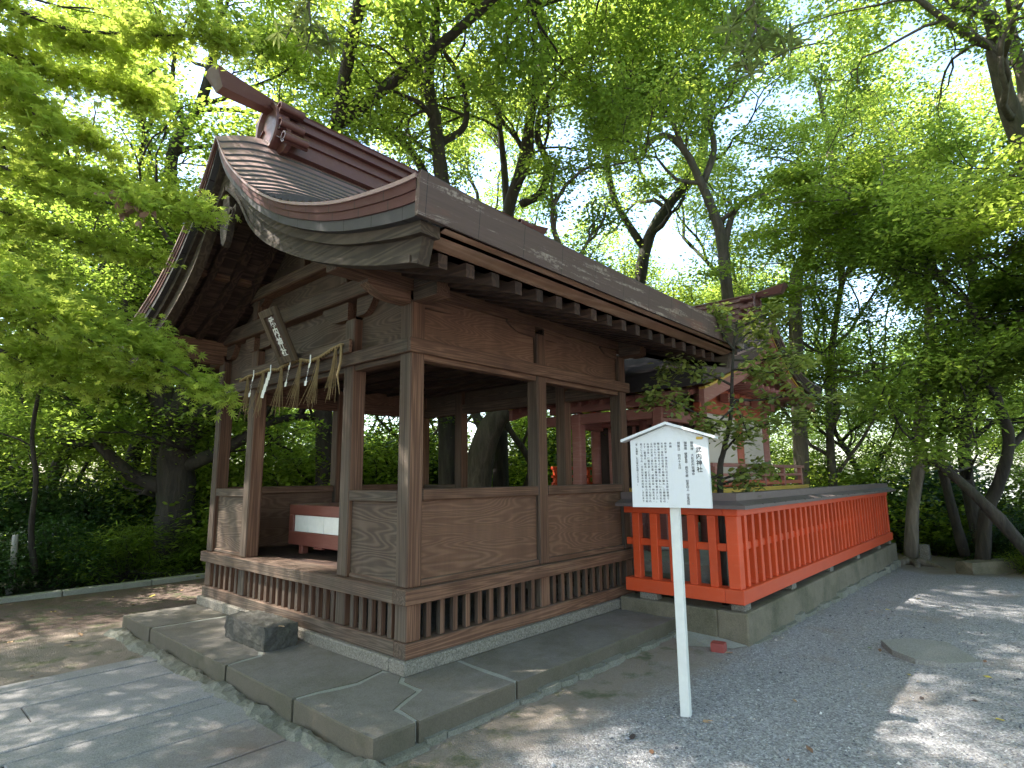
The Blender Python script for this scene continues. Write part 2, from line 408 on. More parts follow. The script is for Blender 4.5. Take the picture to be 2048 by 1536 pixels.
# kerb line at the back left
t = empty('stone_kerb', (-2, 6.85, GZ), 'long low grey stone kerb between the brown soil and the undergrowth at the left', 'kerb')
x = -7
while x < 9:
    mb = MB(); L = rng.uniform(.9, 1.2); mb.box(x, 6.80+rng.uniform(-.01,.01), GZ-.05, x+L-.01, 6.94, GZ+.07+rng.uniform(-.008,.008), ch=.01); x += L
    mb.build('kerb_stone', MO, t)
# rough mortar footing between path and platform
rng = random.Random(11)
mb = MB(); n = 90; ring = []
for i in range(n):
    y = -.9 + i*(4.75/(n-1)); r = []
    for k in range(7):
        a = math.pi*k/6
        rr = .055+rng.uniform(-.014,.014)+.010*math.sin(i*.8)+.012*math.sin(i*.23)
        r.append((-.87-.10*math.cos(a)*(1+.15*math.sin(i*.37))+rng.uniform(-.012,.012), y+rng.uniform(-.01,.01), GZ-.01+rr*math.sin(a)*(.8+.3*math.sin(i*.53))))
    ring.append(r)
mb.sweep(ring)
tag(mb.build('mortar_footing', RK, smooth=False), 'lumpy rough mortar footing running along the front foot of the stone platform', 'footing')

# ---------------------------------------------------------------- stone platform
LX, LY = 3.341, 3.884
plat = empty('stone_platform', (1, 1, GZ), 'grey mossy stone slab platform under the wooden hall', 'platform')
def jline(pts, w=.02):
    return pts
slabs = [ # polygons (x,y) of top surface, going round the front and right sides
 [(-.80,3.93),(.12,3.95),(.12,3.03),(-.42,3.06),(-.79,3.09)],
 [(-.79,3.05),(-.42,3.02),(.1,3.0),(.1,1.9),(-.3,1.75),(-.50,1.32),(-.79,1.27)],
 [(-.79,1.24),(-.50,1.29),(-.28,1.72),(.1,1.87),(.1,.45),(-.05,.20),(-.33,.12),(-.795,.19)],
 [(-.795,.16),(-.33,.09),(-.08,.17),(.02,.05),(-.13,-.10),(-.15,-.34),(-.47,-.50),(-.50,-.75),(-.80,-.75)],
 [(-.47,-.75),(-.44,-.50),(-.12,-.34),(-.10,-.10),(.03,.03),(.25,.06),(.5,.06),(.44,-.35),(.41,-.74)],
 [(.44,-.74),(.47,-.35),(.53,.06),(1.7,.06),(2.75,.06),(2.93,.06),(2.93,-.73),(1.7,-.74)],
 [(.1,3.4),(.1,.3),(.3,.06),(3.4,.06),(3.4,3.4)] ]
rng = random.Random(3)
for i, pl in enumerate(slabs):
    if i < 6:
        q_ = []
        for k in range(len(pl)):
            a, b_ = np.array(pl[k]), np.array(pl[(k+1) % len(pl)]); m_ = max(1, int(np.linalg.norm(b_-a)/.12)); outer_ = (abs(a[1]-b_[1]) < .03 and a[1] < -.7) or (abs(a[0]-b_[0]) < .1 and a[0] < -.7)
            for j in range(m_): q_.append(tuple(a+(b_-a)*j/m_+(0 if (outer_ or j == 0) else 1)*np.array([rng.uniform(-.012,.012), rng.uniform(-.012,.012)])))
        c_ = np.mean(q_, axis=0); pl = [tuple(np.array(p)*1.0+(c_-np.array(p))/np.linalg.norm(c_-np.array(p))*(.009 if (p[0] > -.7 and p[1] > -.7) else 0)) for p in q_]
    mb = MB(); z1 = 0 + rng.uniform(-.004, .004) - (.006 if i == 6 else 0); n = len(pl)
    c = np.mean(pl, axis=0); top = [tuple(np.array(p)+(c-np.array(p))/np.linalg.norm(c-np.array(p))*.006) for p in pl]
    vs = [(x, y, GZ-.06) for x, y in pl]+[(x, y, z1-.012) for x, y in pl]+[(x, y, z1) for x, y in top]
    fs = [tuple(range(2*n, 3*n))]
    for k in range(n):
        j = (k+1) % n; fs += [(k, j, n+j, n+k), (n+k, n+j, 2*n+j, 2*n+k)]
    mb.add(vs, fs[:1]); mb.add(vs, fs[1:], 1); mb.v = mb.v[:len(vs)]; mb.f = [tuple(a_ % len(vs) for a_ in f_) for f_ in mb.f]; recalc(mb.build('slab', [ST, ST5], plat))
mb = MB()   # mortar filling the joints, a few mm below slab tops
mb.prism([(-.762,3.9),(-.762,-.715),(2.90,-.715),(2.91,.1),(.3,.1),(.3,3.9)], 2, GZ-.05, -.003)
recalc(mb.build('mortar_joint', MO, plat))
# broken ledge of old mortar below the right edge
mb = MB(); x = -.75
while x < 2.85:
    L = rng.uniform(.12, .4); d = rng.uniform(.03, .09)
    mb.prism([(x, -.70), (x+L, -.70), (x+L-.01, -.74-d*rng.uniform(.6,1.1)), (x+L*.5, -.745-d), (x, -.74-d*rng.uniform(.5,1))], 2, GZ-.04, GZ+.035+rng.uniform(-.015,.015)); x += L
recalc(mb.build('mortar_ledge', RK, plat))

# ---------------------------------------------------------------- wooden hall
H = empty('wooden_prayer_hall', (LX/2, LY/2, 0), 'open brown wooden shrine hall with curved copper roof on a stone platform', 'hall')
def part(name, mat, fn, label=None, sm=False, parent=None):
    mb = MB(); fn(mb); o = recalc(mb.build(name, mat, parent or H, sm))
    if label: o['label'] = label
    return o
def B(name, mat, *a, ch=.006, parent=None): return part(name, mat, lambda m: m.box(*a, ch=ch), parent=parent)
Z0, Z1, Z2, Z3, Z4, Z5, Z6, Z7 = 0, .101, .216, .497, .613, 2.472, 2.592, 2.924
PW = .15
# granite footing
part('stone_footing', ST2, lambda m: [m.box(-.05, -.06, 0, LX+.05, .14, Z1, ch=.01), m.box(-.05, .142, 0, .14, LY+.05, Z1, ch=.01),
     m.box(LX-.14, .142, 0, LX+.05, LY+.05, Z1, ch=.01), m.box(.142, LY-.14, 0, LX-.142, LY+.05, Z1, ch=.01)])
# ground sill beams
B('sill_beam', WX, -.012, -.012, Z1, LX+.03, .13, Z2); B('sill_beam', WY, -.010, .132, Z1, .13, LY+.02, Z2)
B('sill_beam', WX, .132, LY-.12, Z1, LX, LY+.01, Z2); B('sill_beam', WY, LX-.12, .132, Z1, LX+.01, LY-.122, Z2)
# floor edge beams
B('floor_beam', WX, -.045, -.045, Z3, LX+.07, .11, Z4); B('floor_beam', WY, -.043, .112, Z3, .11, LY+.045, Z4)
B('floor_beam', WX, .112, LY-.11, Z3, LX+.04, LY+.043, Z4); B('floor_beam', WY, LX-.11, .112, Z3, LX+.043, LY-.112, Z4)
# floor
part('floor', DY, lambda m: [m.box(.11+i*.31, .112, Z4-.06, .11+(i+1)*.31-.003, LY-.112, Z4-.012+.002*(i % 2)) for i in range(10)])
part('floor_sill_board', WY, lambda m: m.box(.005, 1.0, Z4-.02, .26, 2.82, Z4+.004))
B('panel_sill', WY, .03, .15, Z4, .11, .845, Z4+.04, ch=.008); B('panel_sill', WY, .03, 2.97, Z4, .11, LY-.15, Z4+.04, ch=.008)
# posts
def post(x0, y0, z0=Z4, z1=Z7, s=PW):
    B('post', WZ, x0, y0, z0, x0+s, y0+s, z1, ch=.012)
for (x, y) in [(0, 0), (0, .845), (0, 2.82), (0, LY-PW), (1.62, 0), (LX-PW, 0), (1.62, LY-PW), (LX-PW, LY-PW), (LX-PW, .845), (LX-PW, 2.82)]:
    post(x, y)
# short posts below the floor + lattice bars
for (x, y) in [(0, 0), (0, .845), (0, 2.82), (0, LY-PW), (1.62, 0), (LX-PW, 0)]:
    B('stub_post', WZ, x+.004, y+.004, Z2, x+PW, y+PW, Z3, ch=.008)
def bars(a, b, n, ax):
    for i in range(n):
        c = a + (b-a)*(i+.5)/n
        if ax == 0: B('lattice_bar', WZ, c-.027, .02, Z2, c+.027, .065, Z3, ch=.004)
        else: B('lattice_bar', WZ, .02, c-.027, Z2, .065, c+.027, Z3, ch=.004)
bars(.17, 1.60, 10, 0); bars(1.79, LX-.17, 10, 0)
bars(.17, .83, 5, 1); bars(1.01, 2.80, 14, 1); bars(3.0, LY-.17, 5, 1)
# low panels and handrails
B('low_panel', PX, .15, .045, Z4+.05, 1.62, .075, 1.28, ch=0); B('low_panel', PX, 1.77, .045, Z4+.05, LX-.15, .075, 1.28, ch=0)
B('low_panel', PY, .045, .15, Z4+.04, .075, .845, 1.26, ch=0); B('low_panel', PY, .045, 2.97, Z4+.04, .075, LY-.15, 1.26, ch=0)
B('panel_sill', WX, .15, .012, Z4, 1.62, .11, Z4+.05); B('panel_sill', WX, 1.77, .012, Z4, LX-.15, .11, Z4+.05)
B('low_panel', PX, .15, LY-.075, Z4, 1.62, LY-.045, 1.28, ch=0); B('low_panel', PX, 1.77, LY-.075, Z4, LX-.15, LY-.045, 1.28, ch=0)
B('low_panel', PY, LX-.075, .15, Z4, LX-.045, .845, 1.28, ch=0); B('low_panel', PY, LX-.075, 2.97, Z4, LX-.045, LY-.15, 1.28, ch=0)
for y0 in (.004, LY-.115):
    B('handrail', WX, .15, y0, 1.275, 1.62, y0+.11, 1.368, ch=.008); B('handrail', WX, 1.77, y0, 1.275, LX-.15, y0+.11, 1.368, ch=.008)
for x0 in (.004, LX-.115):
    B('handrail', WY, x0, .15, 1.262, x0+.11, .845, 1.355, ch=.008); B('handrail', WY, x0, 2.97, 1.262, x0+.11, LY-.15, 1.355, ch=.008)
# head beams
B('head_beam', WX, -.035, -.035, Z5, LX+.035, 0, Z6, ch=.006); B('head_beam', WY, -.033, .0, Z5, .0, LY+.033, Z6, ch=.006)
B('head_beam', WX, 0, LY, Z5, LX+.033, LY+.035, Z6); B('head_beam', WY, LX, 0, Z5, LX+.033, LY, Z6)
B('inner_head_beam', WX, .15, .02, Z5-.045, LX-.15, .13, Z6-.02); B('inner_head_beam', WY, .02, .15, Z5-.045, .13, LY-.15, Z6-.02)
B('inner_head_beam', WX, .15, LY-.13, Z5-.045, LX-.15, LY-.02, Z6-.02); B('inner_head_beam', WY, LX-.13, .15, Z5-.045, LX-.02, LY-.15, Z6-.02)
# upper panels
B('upper_panel', PX, .15, .05, Z6-.02, 1.62, .075, 3.05, ch=0); B('upper_panel', PX, 1.77, .05, Z6-.02, LX-.15, .075, 3.05, ch=0)
B('upper_panel', PX, .15, LY-.075, Z6-.02, LX-.15, LY-.05, 3.05, ch=0)
for a, b2 in ((.15, .845), (.995, 2.82), (2.97, LY-.15)):
    B('upper_panel', PY, .09, a, Z6-.02, .112, b2, 3.12, ch=0); B('upper_panel', PY, LX-.075, a, Z6-.02, LX-.05, b2, 3.2, ch=0)
# plank over the entrance
B('entrance_plank', WY, -.075, .80, Z6-.008, -.036, 3.02, Z6+.115, ch=.006)
# carved brackets under the wall plates (quarter-round noses with a notch)
def bracket(axis, at0, at1, s0, s1, zt, zb, flip):
    """profile in (s,z): thick at s0, curved up to s1"""
    pts = [(s0, zt), (s0, zb)]
    for k in range(1, 8):
        t = k/7; pts.append((s0+(s1-s0)*(.35+.65*t), zb+(zt-.03-zb)*(t**2.2)))
    pts.append((s1, zt))
    def fn(m):
        if axis == 1: m.prism(pts, 1, at0, at1)      # profile in x,z extruded in y
        else: m.prism(pts, 0, at0, at1)              # profile in y,z extruded in x
    part('carved_bracket', WX if axis == 1 else WY, fn)
for s0, s1 in ((.15, .62), (1.62, 1.2), (1.77, 2.15), (LX-.15, 2.85)): bracket(1, .022, .10, s0, s1, 3.0, 2.885, 0)
for s0, s1 in ((.15, .42), (.845, .58), (.995, 1.45), (2.82, 2.38), (2.97, 3.2), (LY-.15, 3.5)): bracket(0, .022, .10, s0, s1, 3.11, 2.94, 0)
# bracket noses sticking out at the corner posts
for y in (.015, LY-.135): 
    bracket(1, y, y+.12, 0.0, -.42, 3.0, 2.885, 0)
for x in (.01, LX-.14):
    def fn(m, x=x):
        m.box(x, -.33, 3.015, x+.145, 0, 3.13, ch=.006); m.box(x, -.30, 2.90, x+.145, 0, 3.013, ch=.006)
    part('beam_nose', WY, fn)
    def fn(m, x=x):
        m.box(x, LY, 2.90, x+.145, LY+.33, 3.13, ch=.006)
    part('beam_nose', WY, fn)
# wall plates (keta) and gable beams
for y in (.0, LY-.15):
    B('wall_plate', WX, -.705, y, 2.995, 3.855, y+.15, 3.165, ch=.006)
B('gable_beam', WY, -.035, .155, 3.115, .12, LY-.155, 3.285, ch=.012); B('gable_beam', WY, LX-.14, .155, 3.115, LX-.01, LY-.155, 3.29, ch=.01)
for x in (.0, LX-.13):
    for y in (.96, 2.83):
        B('gable_strut', WZ, x-.025, y, 3.287, x+.12, y+.12, 3.50, ch=.008)
        def fn(m, x=x, y=y):
            c = y+.06
            m.prism([(c-.07, 3.44), (c+.07, 3.44), (c+.17, 3.50), (c+.17, 3.53), (c-.17, 3.53), (c-.17, 3.50)], 0, x, x+.14)
        part('bearing_block', WY, fn)
    B('gable_beam', WY, x-.035 if x == 0 else x, .80, 3.53, x+.135, LY-.80, 3.66, ch=.012)
    B('gable_strut', WZ, x+.02, LY/2-.07, 3.66, x+.12, LY/2+.07, 4.55, ch=.008)
    part('gable_panel', PY, lambda m, x=x: m.prism([(.4, 3.29), (LY-.4, 3.29), (LY-1.0, 3.75), (LY/2+.2, 4.45), (LY/2-.2, 4.45), (1.0, 3.75)], 0, x+.095, x+.115))
for y in (.96, 2.83): B('purlin', WX, -.705, y, 3.664, 3.855, y+.12, 3.76, ch=.006)
B('ridge_purlin', WX, -.705, LY/2-.07, 4.42, 3.855, LY/2+.07, 4.56, ch=.006)
# ceiling inside
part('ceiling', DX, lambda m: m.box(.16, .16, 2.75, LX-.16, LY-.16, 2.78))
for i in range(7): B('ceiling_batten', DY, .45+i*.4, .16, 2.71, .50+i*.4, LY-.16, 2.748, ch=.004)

# ---- roof
def interp(t, tab):
    ts = [a for a, _ in tab]; zs = [b for _, b in tab]
    # cubic hermite (monotone enough)
    if t <= ts[0]: return zs[0]
    for i in range(len(ts)-1):
        if t <= ts[i+1]:
            h = ts[i+1]-ts[i]; s = (t-ts[i])/h
            def sl(k):
                if k == 0: return (zs[1]-zs[0])/(ts[1]-ts[0])
                if k == len(ts)-1: return (zs[-1]-zs[-2])/(ts[-1]-ts[-2])
                return (zs[k+1]-zs[k-1])/(ts[k+1]-ts[k-1])
            m0, m1 = sl(i)*h, sl(i+1)*h
            return (2*s**3-3*s*s+1)*zs[i]+(s**3-2*s*s+s)*m0+(-2*s**3+3*s*s)*zs[i+1]+(s**3-s*s)*m1
    return zs[-1]
PROF = [(0, 4.80), (.2, 4.53), (.44, 4.288), (.86, 3.958), (1.21, 3.743), (1.53, 3.586), (1.95, 3.43), (2.32, 3.324), (2.73, 3.249), (3.01, 3.214), (3.18, 3.205)]
def roof(parent, prof, u0, u1, tmax, ridge_c, mapf, courses, drop=.20, mats=None, side_t=(1, -1), th0=.10, th1=.25, seam=.021, sagz=.06):
    """u along ridge, t away from ridge, sign s; mapf(u, s*t, z)->xyz"""
    T = list(np.linspace(0, tmax, courses*2+1))
    arc = [0]; 
    for i in range(200): 
        a, b2 = tmax*i/200, tmax*(i+1)/200; arc.append(arc[-1]+math.hypot(b2-a, interp(b2, prof)-interp(a, prof)))
    def t_at(s): return float(np.interp(s, arc, [tmax*i/200 for i in range(201)]))
    tk = [t_at(arc[-1]*k/courses) for k in range(courses+1)]
    def rise(u, t):
        d = min(u-u0, u1-u); return drop*(1-math.exp(-(max(d, 0)/.27)**1.25))*(1-(t/tmax)**.7)
    us = [0, .03, .08, .14, .2, .27, .35, .45, .6, .8]
    U = [u0+a for a in us]+list(np.linspace(u0+1.0, u1-1.0, 9))+[u1-a for a in us[::-1]]
    def sag(u, t): q = abs(2*(u-u0)/(u1-u0)-1); return -sagz*(1-q**2.6)*(t/tmax)**3
    def thick(t): 
        sl = abs(interp(min(t+.02, tmax), prof)-interp(max(t-.02, 0), prof))/.04 if t < tmax-.02 else .1
        return (th0+(th1-th0)*(t/tmax))*math.sqrt(1+min(sl, 1.1)**2)
    for s in side_t:
        mb = MB()
        for k in range(courses):
            ta, tb = tk[k], tk[k+1]; tm = (ta+tb)/2
            A = [mapf(u, s*ta, interp(ta, prof)+rise(u, ta)+sag(u, ta)) for u in U]
            Bm = [mapf(u, s*tm, interp(tm, prof)+rise(u, tm)+sag(u, tm)+seam*.5) for u in U]
            Bq = [mapf(u, s*tb, interp(tb, prof)+rise(u, tb)+sag(u, tb)+seam) for u in U]
            Cq = [mapf(u, s*(tb-.004), interp(tb, prof)+rise(u, tb)+sag(u, tb)-.001) for u in U]
            mb.strip(A, Bm); mb.strip(Bm, Bq); mb.strip(Bq, Cq, 1)
        recalc(mb.build('roof_covering', [mats[0], RB], parent))
        # soffit underside board
        mb = MB(); T2 = np.linspace(0.02, tmax-.10, 24)
        rows_ = [[mapf(u, s*t, interp(t, prof)-thick(t)-.02) for u in (u0+.07, u1-.07)] for t in T2]
        rows2 = [[mapf(u, s*t, interp(t, prof)-thick(t)-.045) for u in (u0+.07, u1-.07)] for t in T2]
        mb.sweep(rows_); mb.sweep(rows2)
        recalc(mb.build('soffit', mats[5], parent))
    # verges: layered edge
    def layer(name, mat, a, b2, inset, w_, uu, sgn, jit=0, tlim=tmax-.035):
        # a,b fractions of thickness
        for s in side_t:
            T3 = np.linspace(0, tlim, 40); rings = []
            for t in T3:
                z = interp(t, prof); th = thick(t)
                za, zb = z-a*th+(.004 if a == 0 else 0), z-b2*th
                x0, x1 = uu+sgn*inset, uu+sgn*(inset+w_)
                rings.append([mapf(x0, s*t, za), mapf(x1, s*t, za), mapf(x1, s*t, zb), mapf(x0, s*t, zb)])
            mb = MB(); mb.sweep(rings, closed=True); recalc(mb.build(name, mat, parent))
    for uu, sgn in ((u0, 1), (u1, -1)):
        layer('verge_lip', mats[0], 0.0, .10, -.012, .10, uu, sgn)
        layer('verge_band', mats[1], .10, .36, .0, .10, uu, sgn)
        layer('verge_band', mats[1], .365, .64, .008, .10, uu, sgn)
        layer('verge_band', mats[2], .645, 1.0, .018, .10, uu, sgn)
    # eave edge
    for s in side_t:
        zt = interp(tmax, prof); th = thick(tmax)
        mb = MB(); 
        pr = [(tmax+.006, zt+.012), (tmax+.0, zt-.02), (tmax-.008, zt-th*.5), (tmax-.02, zt-th), (tmax-.05, zt-th), (tmax-.04, zt-.01)]
        UU = np.linspace(u0, u1, 26)
        mb.sweep([[mapf(u, s*t, z+sag(u, tmax)*w_) for (t, z), w_ in zip(pr, (1, 1, .6, .15, .15, 1))] for u in UU], closed=True); recalc(mb.build('eave_edge', mats[3], parent))
    return tk, thick, rise
mapx = lambda u, t, z: (u, LY/2-t, z)
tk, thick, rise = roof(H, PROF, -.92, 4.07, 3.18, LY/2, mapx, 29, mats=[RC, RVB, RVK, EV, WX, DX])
# bargeboards with a moulding above, swept along the curve
BT = [(0, 4.50), (.34, 4.13), (.77, 3.80), (1.3, 3.53), (1.88, 3.264), (2.36, 3.10), (2.77, 3.01), (3.08, 2.963)]
BBt = [(0, 4.28), (.34, 4.02), (.62, 3.70), (.99, 3.43), (1.63, 3.125), (2.15, 2.94), (2.58, 2.82), (2.89, 2.755), (3.08, 2.725)]
def sweepxy(name, mat, fz0, fz1, x0, x1, t0, t1, s, n=34, slant=0):
    rings = []
    for t in np.linspace(t0, t1, n):
        q = (t-t0)/(t1-t0)
        rings.append([(x0, LY/2-s*t, fz0(t)), (x1, LY/2-s*t, fz0(t)), (x1, LY/2-s*(t-slant*(q > .999)), fz1(t)), (x0, LY/2-s*(t-slant*(q > .999)), fz1(t))])
    mb = MB(); mb.sweep(rings, closed=True); return recalc(mb.build(name, mat, H))
zedge = lambda t: interp(t, PROF)-thick(t)
for s in (1, -1):
    for x0, x1, xm, xn in ((-.80, -.71, -.85, -.70), (3.86, 3.95, 3.85, 4.0)):
        sweepxy('bargeboard', BG, lambda t: min(interp(t, BT), zedge(t)-.075), lambda t: interp(t, BBt), x0, x1, 0, 3.06, s, slant=.05)
        sweepxy('bargeboard_lip', BG, lambda t: interp(t, BBt)+.05, lambda t: interp(t, BBt)+.002, x0-.012 if x0 < 0 else x0, x1 if x0 < 0 else x1+.012, .02, 2.95, s)
        sweepxy('verge_moulding', BG, lambda t: zedge(t)-.002, lambda t: zedge(t)-.078, xm, xn, 0, 3.10, s)
    # eave fascia boards
        part('eave_board', KX, lambda m, s=s: m.prism([(LY/2-s*t_, z_) for t_, z_ in ((3.145, 2.953), (3.145, 2.940), (3.10, 2.926), (3.10, 2.900), (2.985, 2.868), (2.90, 2.868), (2.90, 2.953))], 0, -.70, 3.85))
# rafters
def raf_under(t): return interp(t, PROF)-thick(t)-.045
for i in range(18):
    x = -.60 + i*.2435
    for s in (1, -1):
        rings = []
        for t in np.linspace(.10, 2.97, 16):
            zt = min(raf_under(t), 3.3) if False else raf_under(t)
            if t > 2.3: zt = raf_under(2.3)+(2.863-raf_under(2.3))*((t-2.3)/.67)
            h = .095
            rings.append([(x, LY/2-s*t, zt+.0), (x+.075, LY/2-s*t, zt), (x+.075, LY/2-s*t, zt-h), (x, LY/2-s*t, zt-h)])
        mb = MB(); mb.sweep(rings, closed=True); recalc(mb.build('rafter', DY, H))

# ridge
RIDGE = empty
def ridge(parent, u0, u1, c, zb, mapf, sc_=1.0, tip=True):
    """stacked ridge box with mouldings, end ornaments and flared end tips"""
    def bx(name, a0, a1, hw, z0, z1, mat=RR, ch=.008):
        mb = MB(); 
        rings = [[mapf(u, t, z) for t, z in ((-hw, z0), (hw, z0), (hw, z1), (-hw, z1))] for u in (a0, a1)]
        mb.sweep(rings, closed=True); return recalc(mb.build(name, mat, parent))
    k = sc_
    bx('ridge_box', u0, u1, .205*k, zb-.12*k, zb+.025*k)
    bx('ridge_moulding', u0, u1, .235*k, zb+.028*k, zb+.055*k)
    bx('ridge_box', u0, u1, .18*k, zb+.058*k, zb+.16*k)
    bx('ridge_moulding', u0, u1, .235*k, zb+.163*k, zb+.20*k)
    bx('ridge_box', u0, u1, .175*k, zb+.203*k, zb+.29*k)
    bx('ridge_moulding', u0, u1, .215*k, zb+.293*k, zb+.325*k)
    bx('ridge_box', u0, u1, .155*k, zb+.328*k, zb+.375*k)
    # cap: long beam with flared pointed tips
    for (ua, ub) in ((u0+.1*k, u1-.1*k),):
        L = .70*k; rings = []
        us = [ua-.1*k-L, ua-.1*k-L*.66, ua-.1*k-L*.33, ua-.1*k, ua+.5, ub-.5, ub+.1*k, ub+.1*k+L*.33, ub+.1*k+L*.66, ub+.1*k+L]
        for i, u in enumerate(us):
            e = max(0, (ua-.1*k)-u, u-(ub+.1*k))/L
            zt = zb+.46*k+.085*k*e**1.3; hb = (.10+.085*e)*k
            z0 = zt-hb-.01*k*e; sl = .10*k*(1 if i == 0 else -1 if i == len(us)-1 else 0)
            hw = (.11+.03*e)*k
            rings.append([mapf(u+sl, -hw*.55, z0), mapf(u+sl, hw*.55, z0), mapf(u+sl*.1, hw, zt-.03*k), mapf(u, hw*.6, zt), mapf(u, -hw*.6, zt), mapf(u+sl*.1, -hw, zt-.03*k)])
        mb = MB(); mb.sweep(rings, closed=True); recalc(mb.build('ridge_cap', RR, parent))
    # end ornaments: round plate with rim + side scrolls
    for uu, sg in ((u0, -1), (u1, 1)):
        mb = MB(); n = 28; R0 = .25*k
        cz = zb+.17*k
        def ringp(r, u, e=1.12): return [mapf(u, r*math.sin(2*math.pi*i/n), cz+r*e*math.cos(2*math.pi*i/n)) for i in range(n)]
        rs = [ringp(R0, uu), ringp(R0, uu+sg*.10*k), ringp(R0*.97, uu+sg*.12*k), ringp(R0*.80, uu+sg*.12*k), ringp(R0*.74, uu+sg*.085*k), ringp(R0*.3, uu+sg*.08*k), ringp(.01, uu+sg*.08*k)]
        mb.sweep(rs, closed=True); pl = recalc(mb.build('ridge_end_ornament', RR, parent, smooth=False))
        # scrolls: swept spirals on each side
        for s in (-1, 1):
            for (tc, zc, r, dirn) in ((.25, .31, .068, 1), (.27, .12, .072, 1), (.37, -.07, .068, 1)):
                mb = MB(); th = .016*k; outer = []; inner = []; m_ = 22
                for i in range(m_+1):
                    a = -1.9+ i/m_*6.6; rr = r*k*(1.0-.42*i/m_)
                    outer.append((s*(tc*k+rr*math.cos(a)*-1), zb+zc*k+rr*math.sin(a)))
                    inner.append((s*(tc*k+(rr-th)*math.cos(a)*-1), zb+zc*k+(rr-th)*math.sin(a)))
                # tail joining the plate
                tl = (s*(tc-.16)*k, zb+(zc+.075)*k)
                outer = [tl]+outer; inner = [(tl[0], tl[1]-th)]+inner
                ua, ub = uu-sg*.16*k, uu+sg*.10*k
                R = [[mapf(ua, *o), mapf(ub, *o), mapf(ub, *i_), mapf(ua, *i_)] for o, i_ in zip(outer, inner)]
                mb.sweep(R, closed=True); recalc(mb.build('scroll', RR, pl))
            mb = MB(); mb.prism  # flat leaf blade against the plate
            pts = [(s*.05*k, zb-.14*k), (s*.22*k, zb-.16*k), (s*.34*k, zb-.10*k), (s*.30*k, zb+.02*k), (s*.25*k, zb+.2*k), (s*.2*k, zb+.34*k), (s*.08*k, zb+.42*k)]
            R = [[mapf(uu-sg*.02*k+d, a, b_) for a, b_ in pts] for d in (0, sg*.05*k)]
            mb.sweep(R, closed=True); recalc(mb.build('ornament_leaf', RR, pl))
ridge(H, -.33, 3.48, 0, 4.945, lambda u, t, z: (u, LY/2-t, z))
# gegyo pendant (carved) under the apex of each gable
def gegyo(x):
    pts = [(0, 4.22), (.07, 4.19), (.09, 4.08), (.17, 4.03), (.24, 4.06), (.25, 3.98), (.19, 3.91), (.11, 3.93), (.08, 3.82), (.05, 3.74), (0, 3.69)]
    poly = [(LY/2+a, z) for a, z in pts]+[(LY/2-a, z) for a, z in pts[::-1][1:-1]]
    o = part('gable_pendant', BG, lambda m: m.prism(poly, 0, x, x+.06))
    for s in (-1, 1):
        mb = MB(); mb.tube([(x-.012, LY/2+s*.17+.055*math.cos(a)*(1-.06*a), 3.975+.055*math.sin(a)*(1-.06*a)) for a in np.linspace(0, 8, 26)], .010, 6); recalc(mb.build('pendant_scroll', BG, o, True))
gegyo(-.79); gegyo(3.89)

# ---------------------------------------------------------------- things on the hall
# offering box
ob = empty('offering_box', (.9, 2.0, Z4), 'red wooden offering box with white side boards standing inside the hall', 'offering box')
OX, OY0, OY1 = .60, .90, 3.04
for (a, b2) in ((OX, OX+.12), (OX+.62, OX+.74)):
    pass
B('top_rail', BOXR, OX, OY0, 1.04, OX+.62, OY1, 1.16, parent=ob); B('bottom_rail', BOXR, OX, OY0, .70, OX+.62, OY1, .85, parent=ob)
B('end_board', BOXR, OX, OY0, .852, OX+.62, OY0+.10, 1.038, parent=ob); B('end_board', BOXR, OX, OY1-.10, .852, OX+.62, OY1, 1.038, parent=ob)
for i in range(6):
    w_ = (OY1-OY0-.2)/6; B('white_board', PWH, OX+.02, OY0+.1+i*w_+.004, .852, OX+.05, OY0+.1+(i+1)*w_-.004, 1.038, ch=.003, parent=ob)
for y in (OY0+.22, OY1-.30):
    for x in (OX+.02, OX+.45): B('leg', BOXR, x, y, Z4-.01, x+.08, y+.08, .70, parent=ob)
B('inner_box', DRK, OX+.06, OY0+.1, .72, OX+.57, OY1-.1, 1.0, ch=0, parent=ob)
B('bottom_tab', BOXR, OX+.01, 2.30, .675, OX+.06, 2.48, .699, parent=ob)
# name plaque (tilted outwards)
def rot_obj(o, loc, rot):
    o.matrix_world = Matrix.Translation(loc) @ rot
PF = wood('plaque_wood', (.07,.045,.026), (.14,.095,.055), 2, cross=10, along=.3, rings=10, shade_weather=False)
pq = empty('name_plaque', (0, 0, 0), 'tall narrow wooden name plaque with white carved characters hanging over the entrance', 'plaque')
PWD, PHT = .34, .56
B('plaque_frame', PF, -.02, -PWD/2, 0, .025, -PWD/2+.06, PHT, parent=pq); B('plaque_frame', PF, -.02, PWD/2-.06, 0, .025, PWD/2, PHT, parent=pq)
B('plaque_frame', PF, -.022, -PWD/2+.06, 0, .025, PWD/2-.06, .075, parent=pq); B('plaque_frame', PF, -.022, -PWD/2+.06, PHT-.075, .025, PWD/2-.06, PHT, parent=pq)
B('plaque_board', DX, .0, -PWD/2+.07, .07, .015, PWD/2-.07, PHT-.07, ch=0, parent=pq)
def text_mesh(name, body, size, mat, parent, M, off=0.0, ls=1.0, ext=.0008):
    cu = bpy.data.curves.new(name, 'FONT'); cu.body = body; cu.size = size; cu.align_x = 'CENTER'; cu.space_line = ls
    cu.offset = off; cu.extrude = ext; cu.resolution_u = 3
    to = bpy.data.objects.new(name, cu); COL.objects.link(to)
    bpy.context.view_layer.update()
    dg = bpy.context.evaluated_depsgraph_get(); me = bpy.data.meshes.new_from_object(to.evaluated_get(dg))
    bpy.data.objects.remove(to); me.transform(M); me.materials.clear(); me.materials.append(mat)
    o = bpy.data.objects.new(name, me); COL.objects.link(o); o.parent = parent; return o
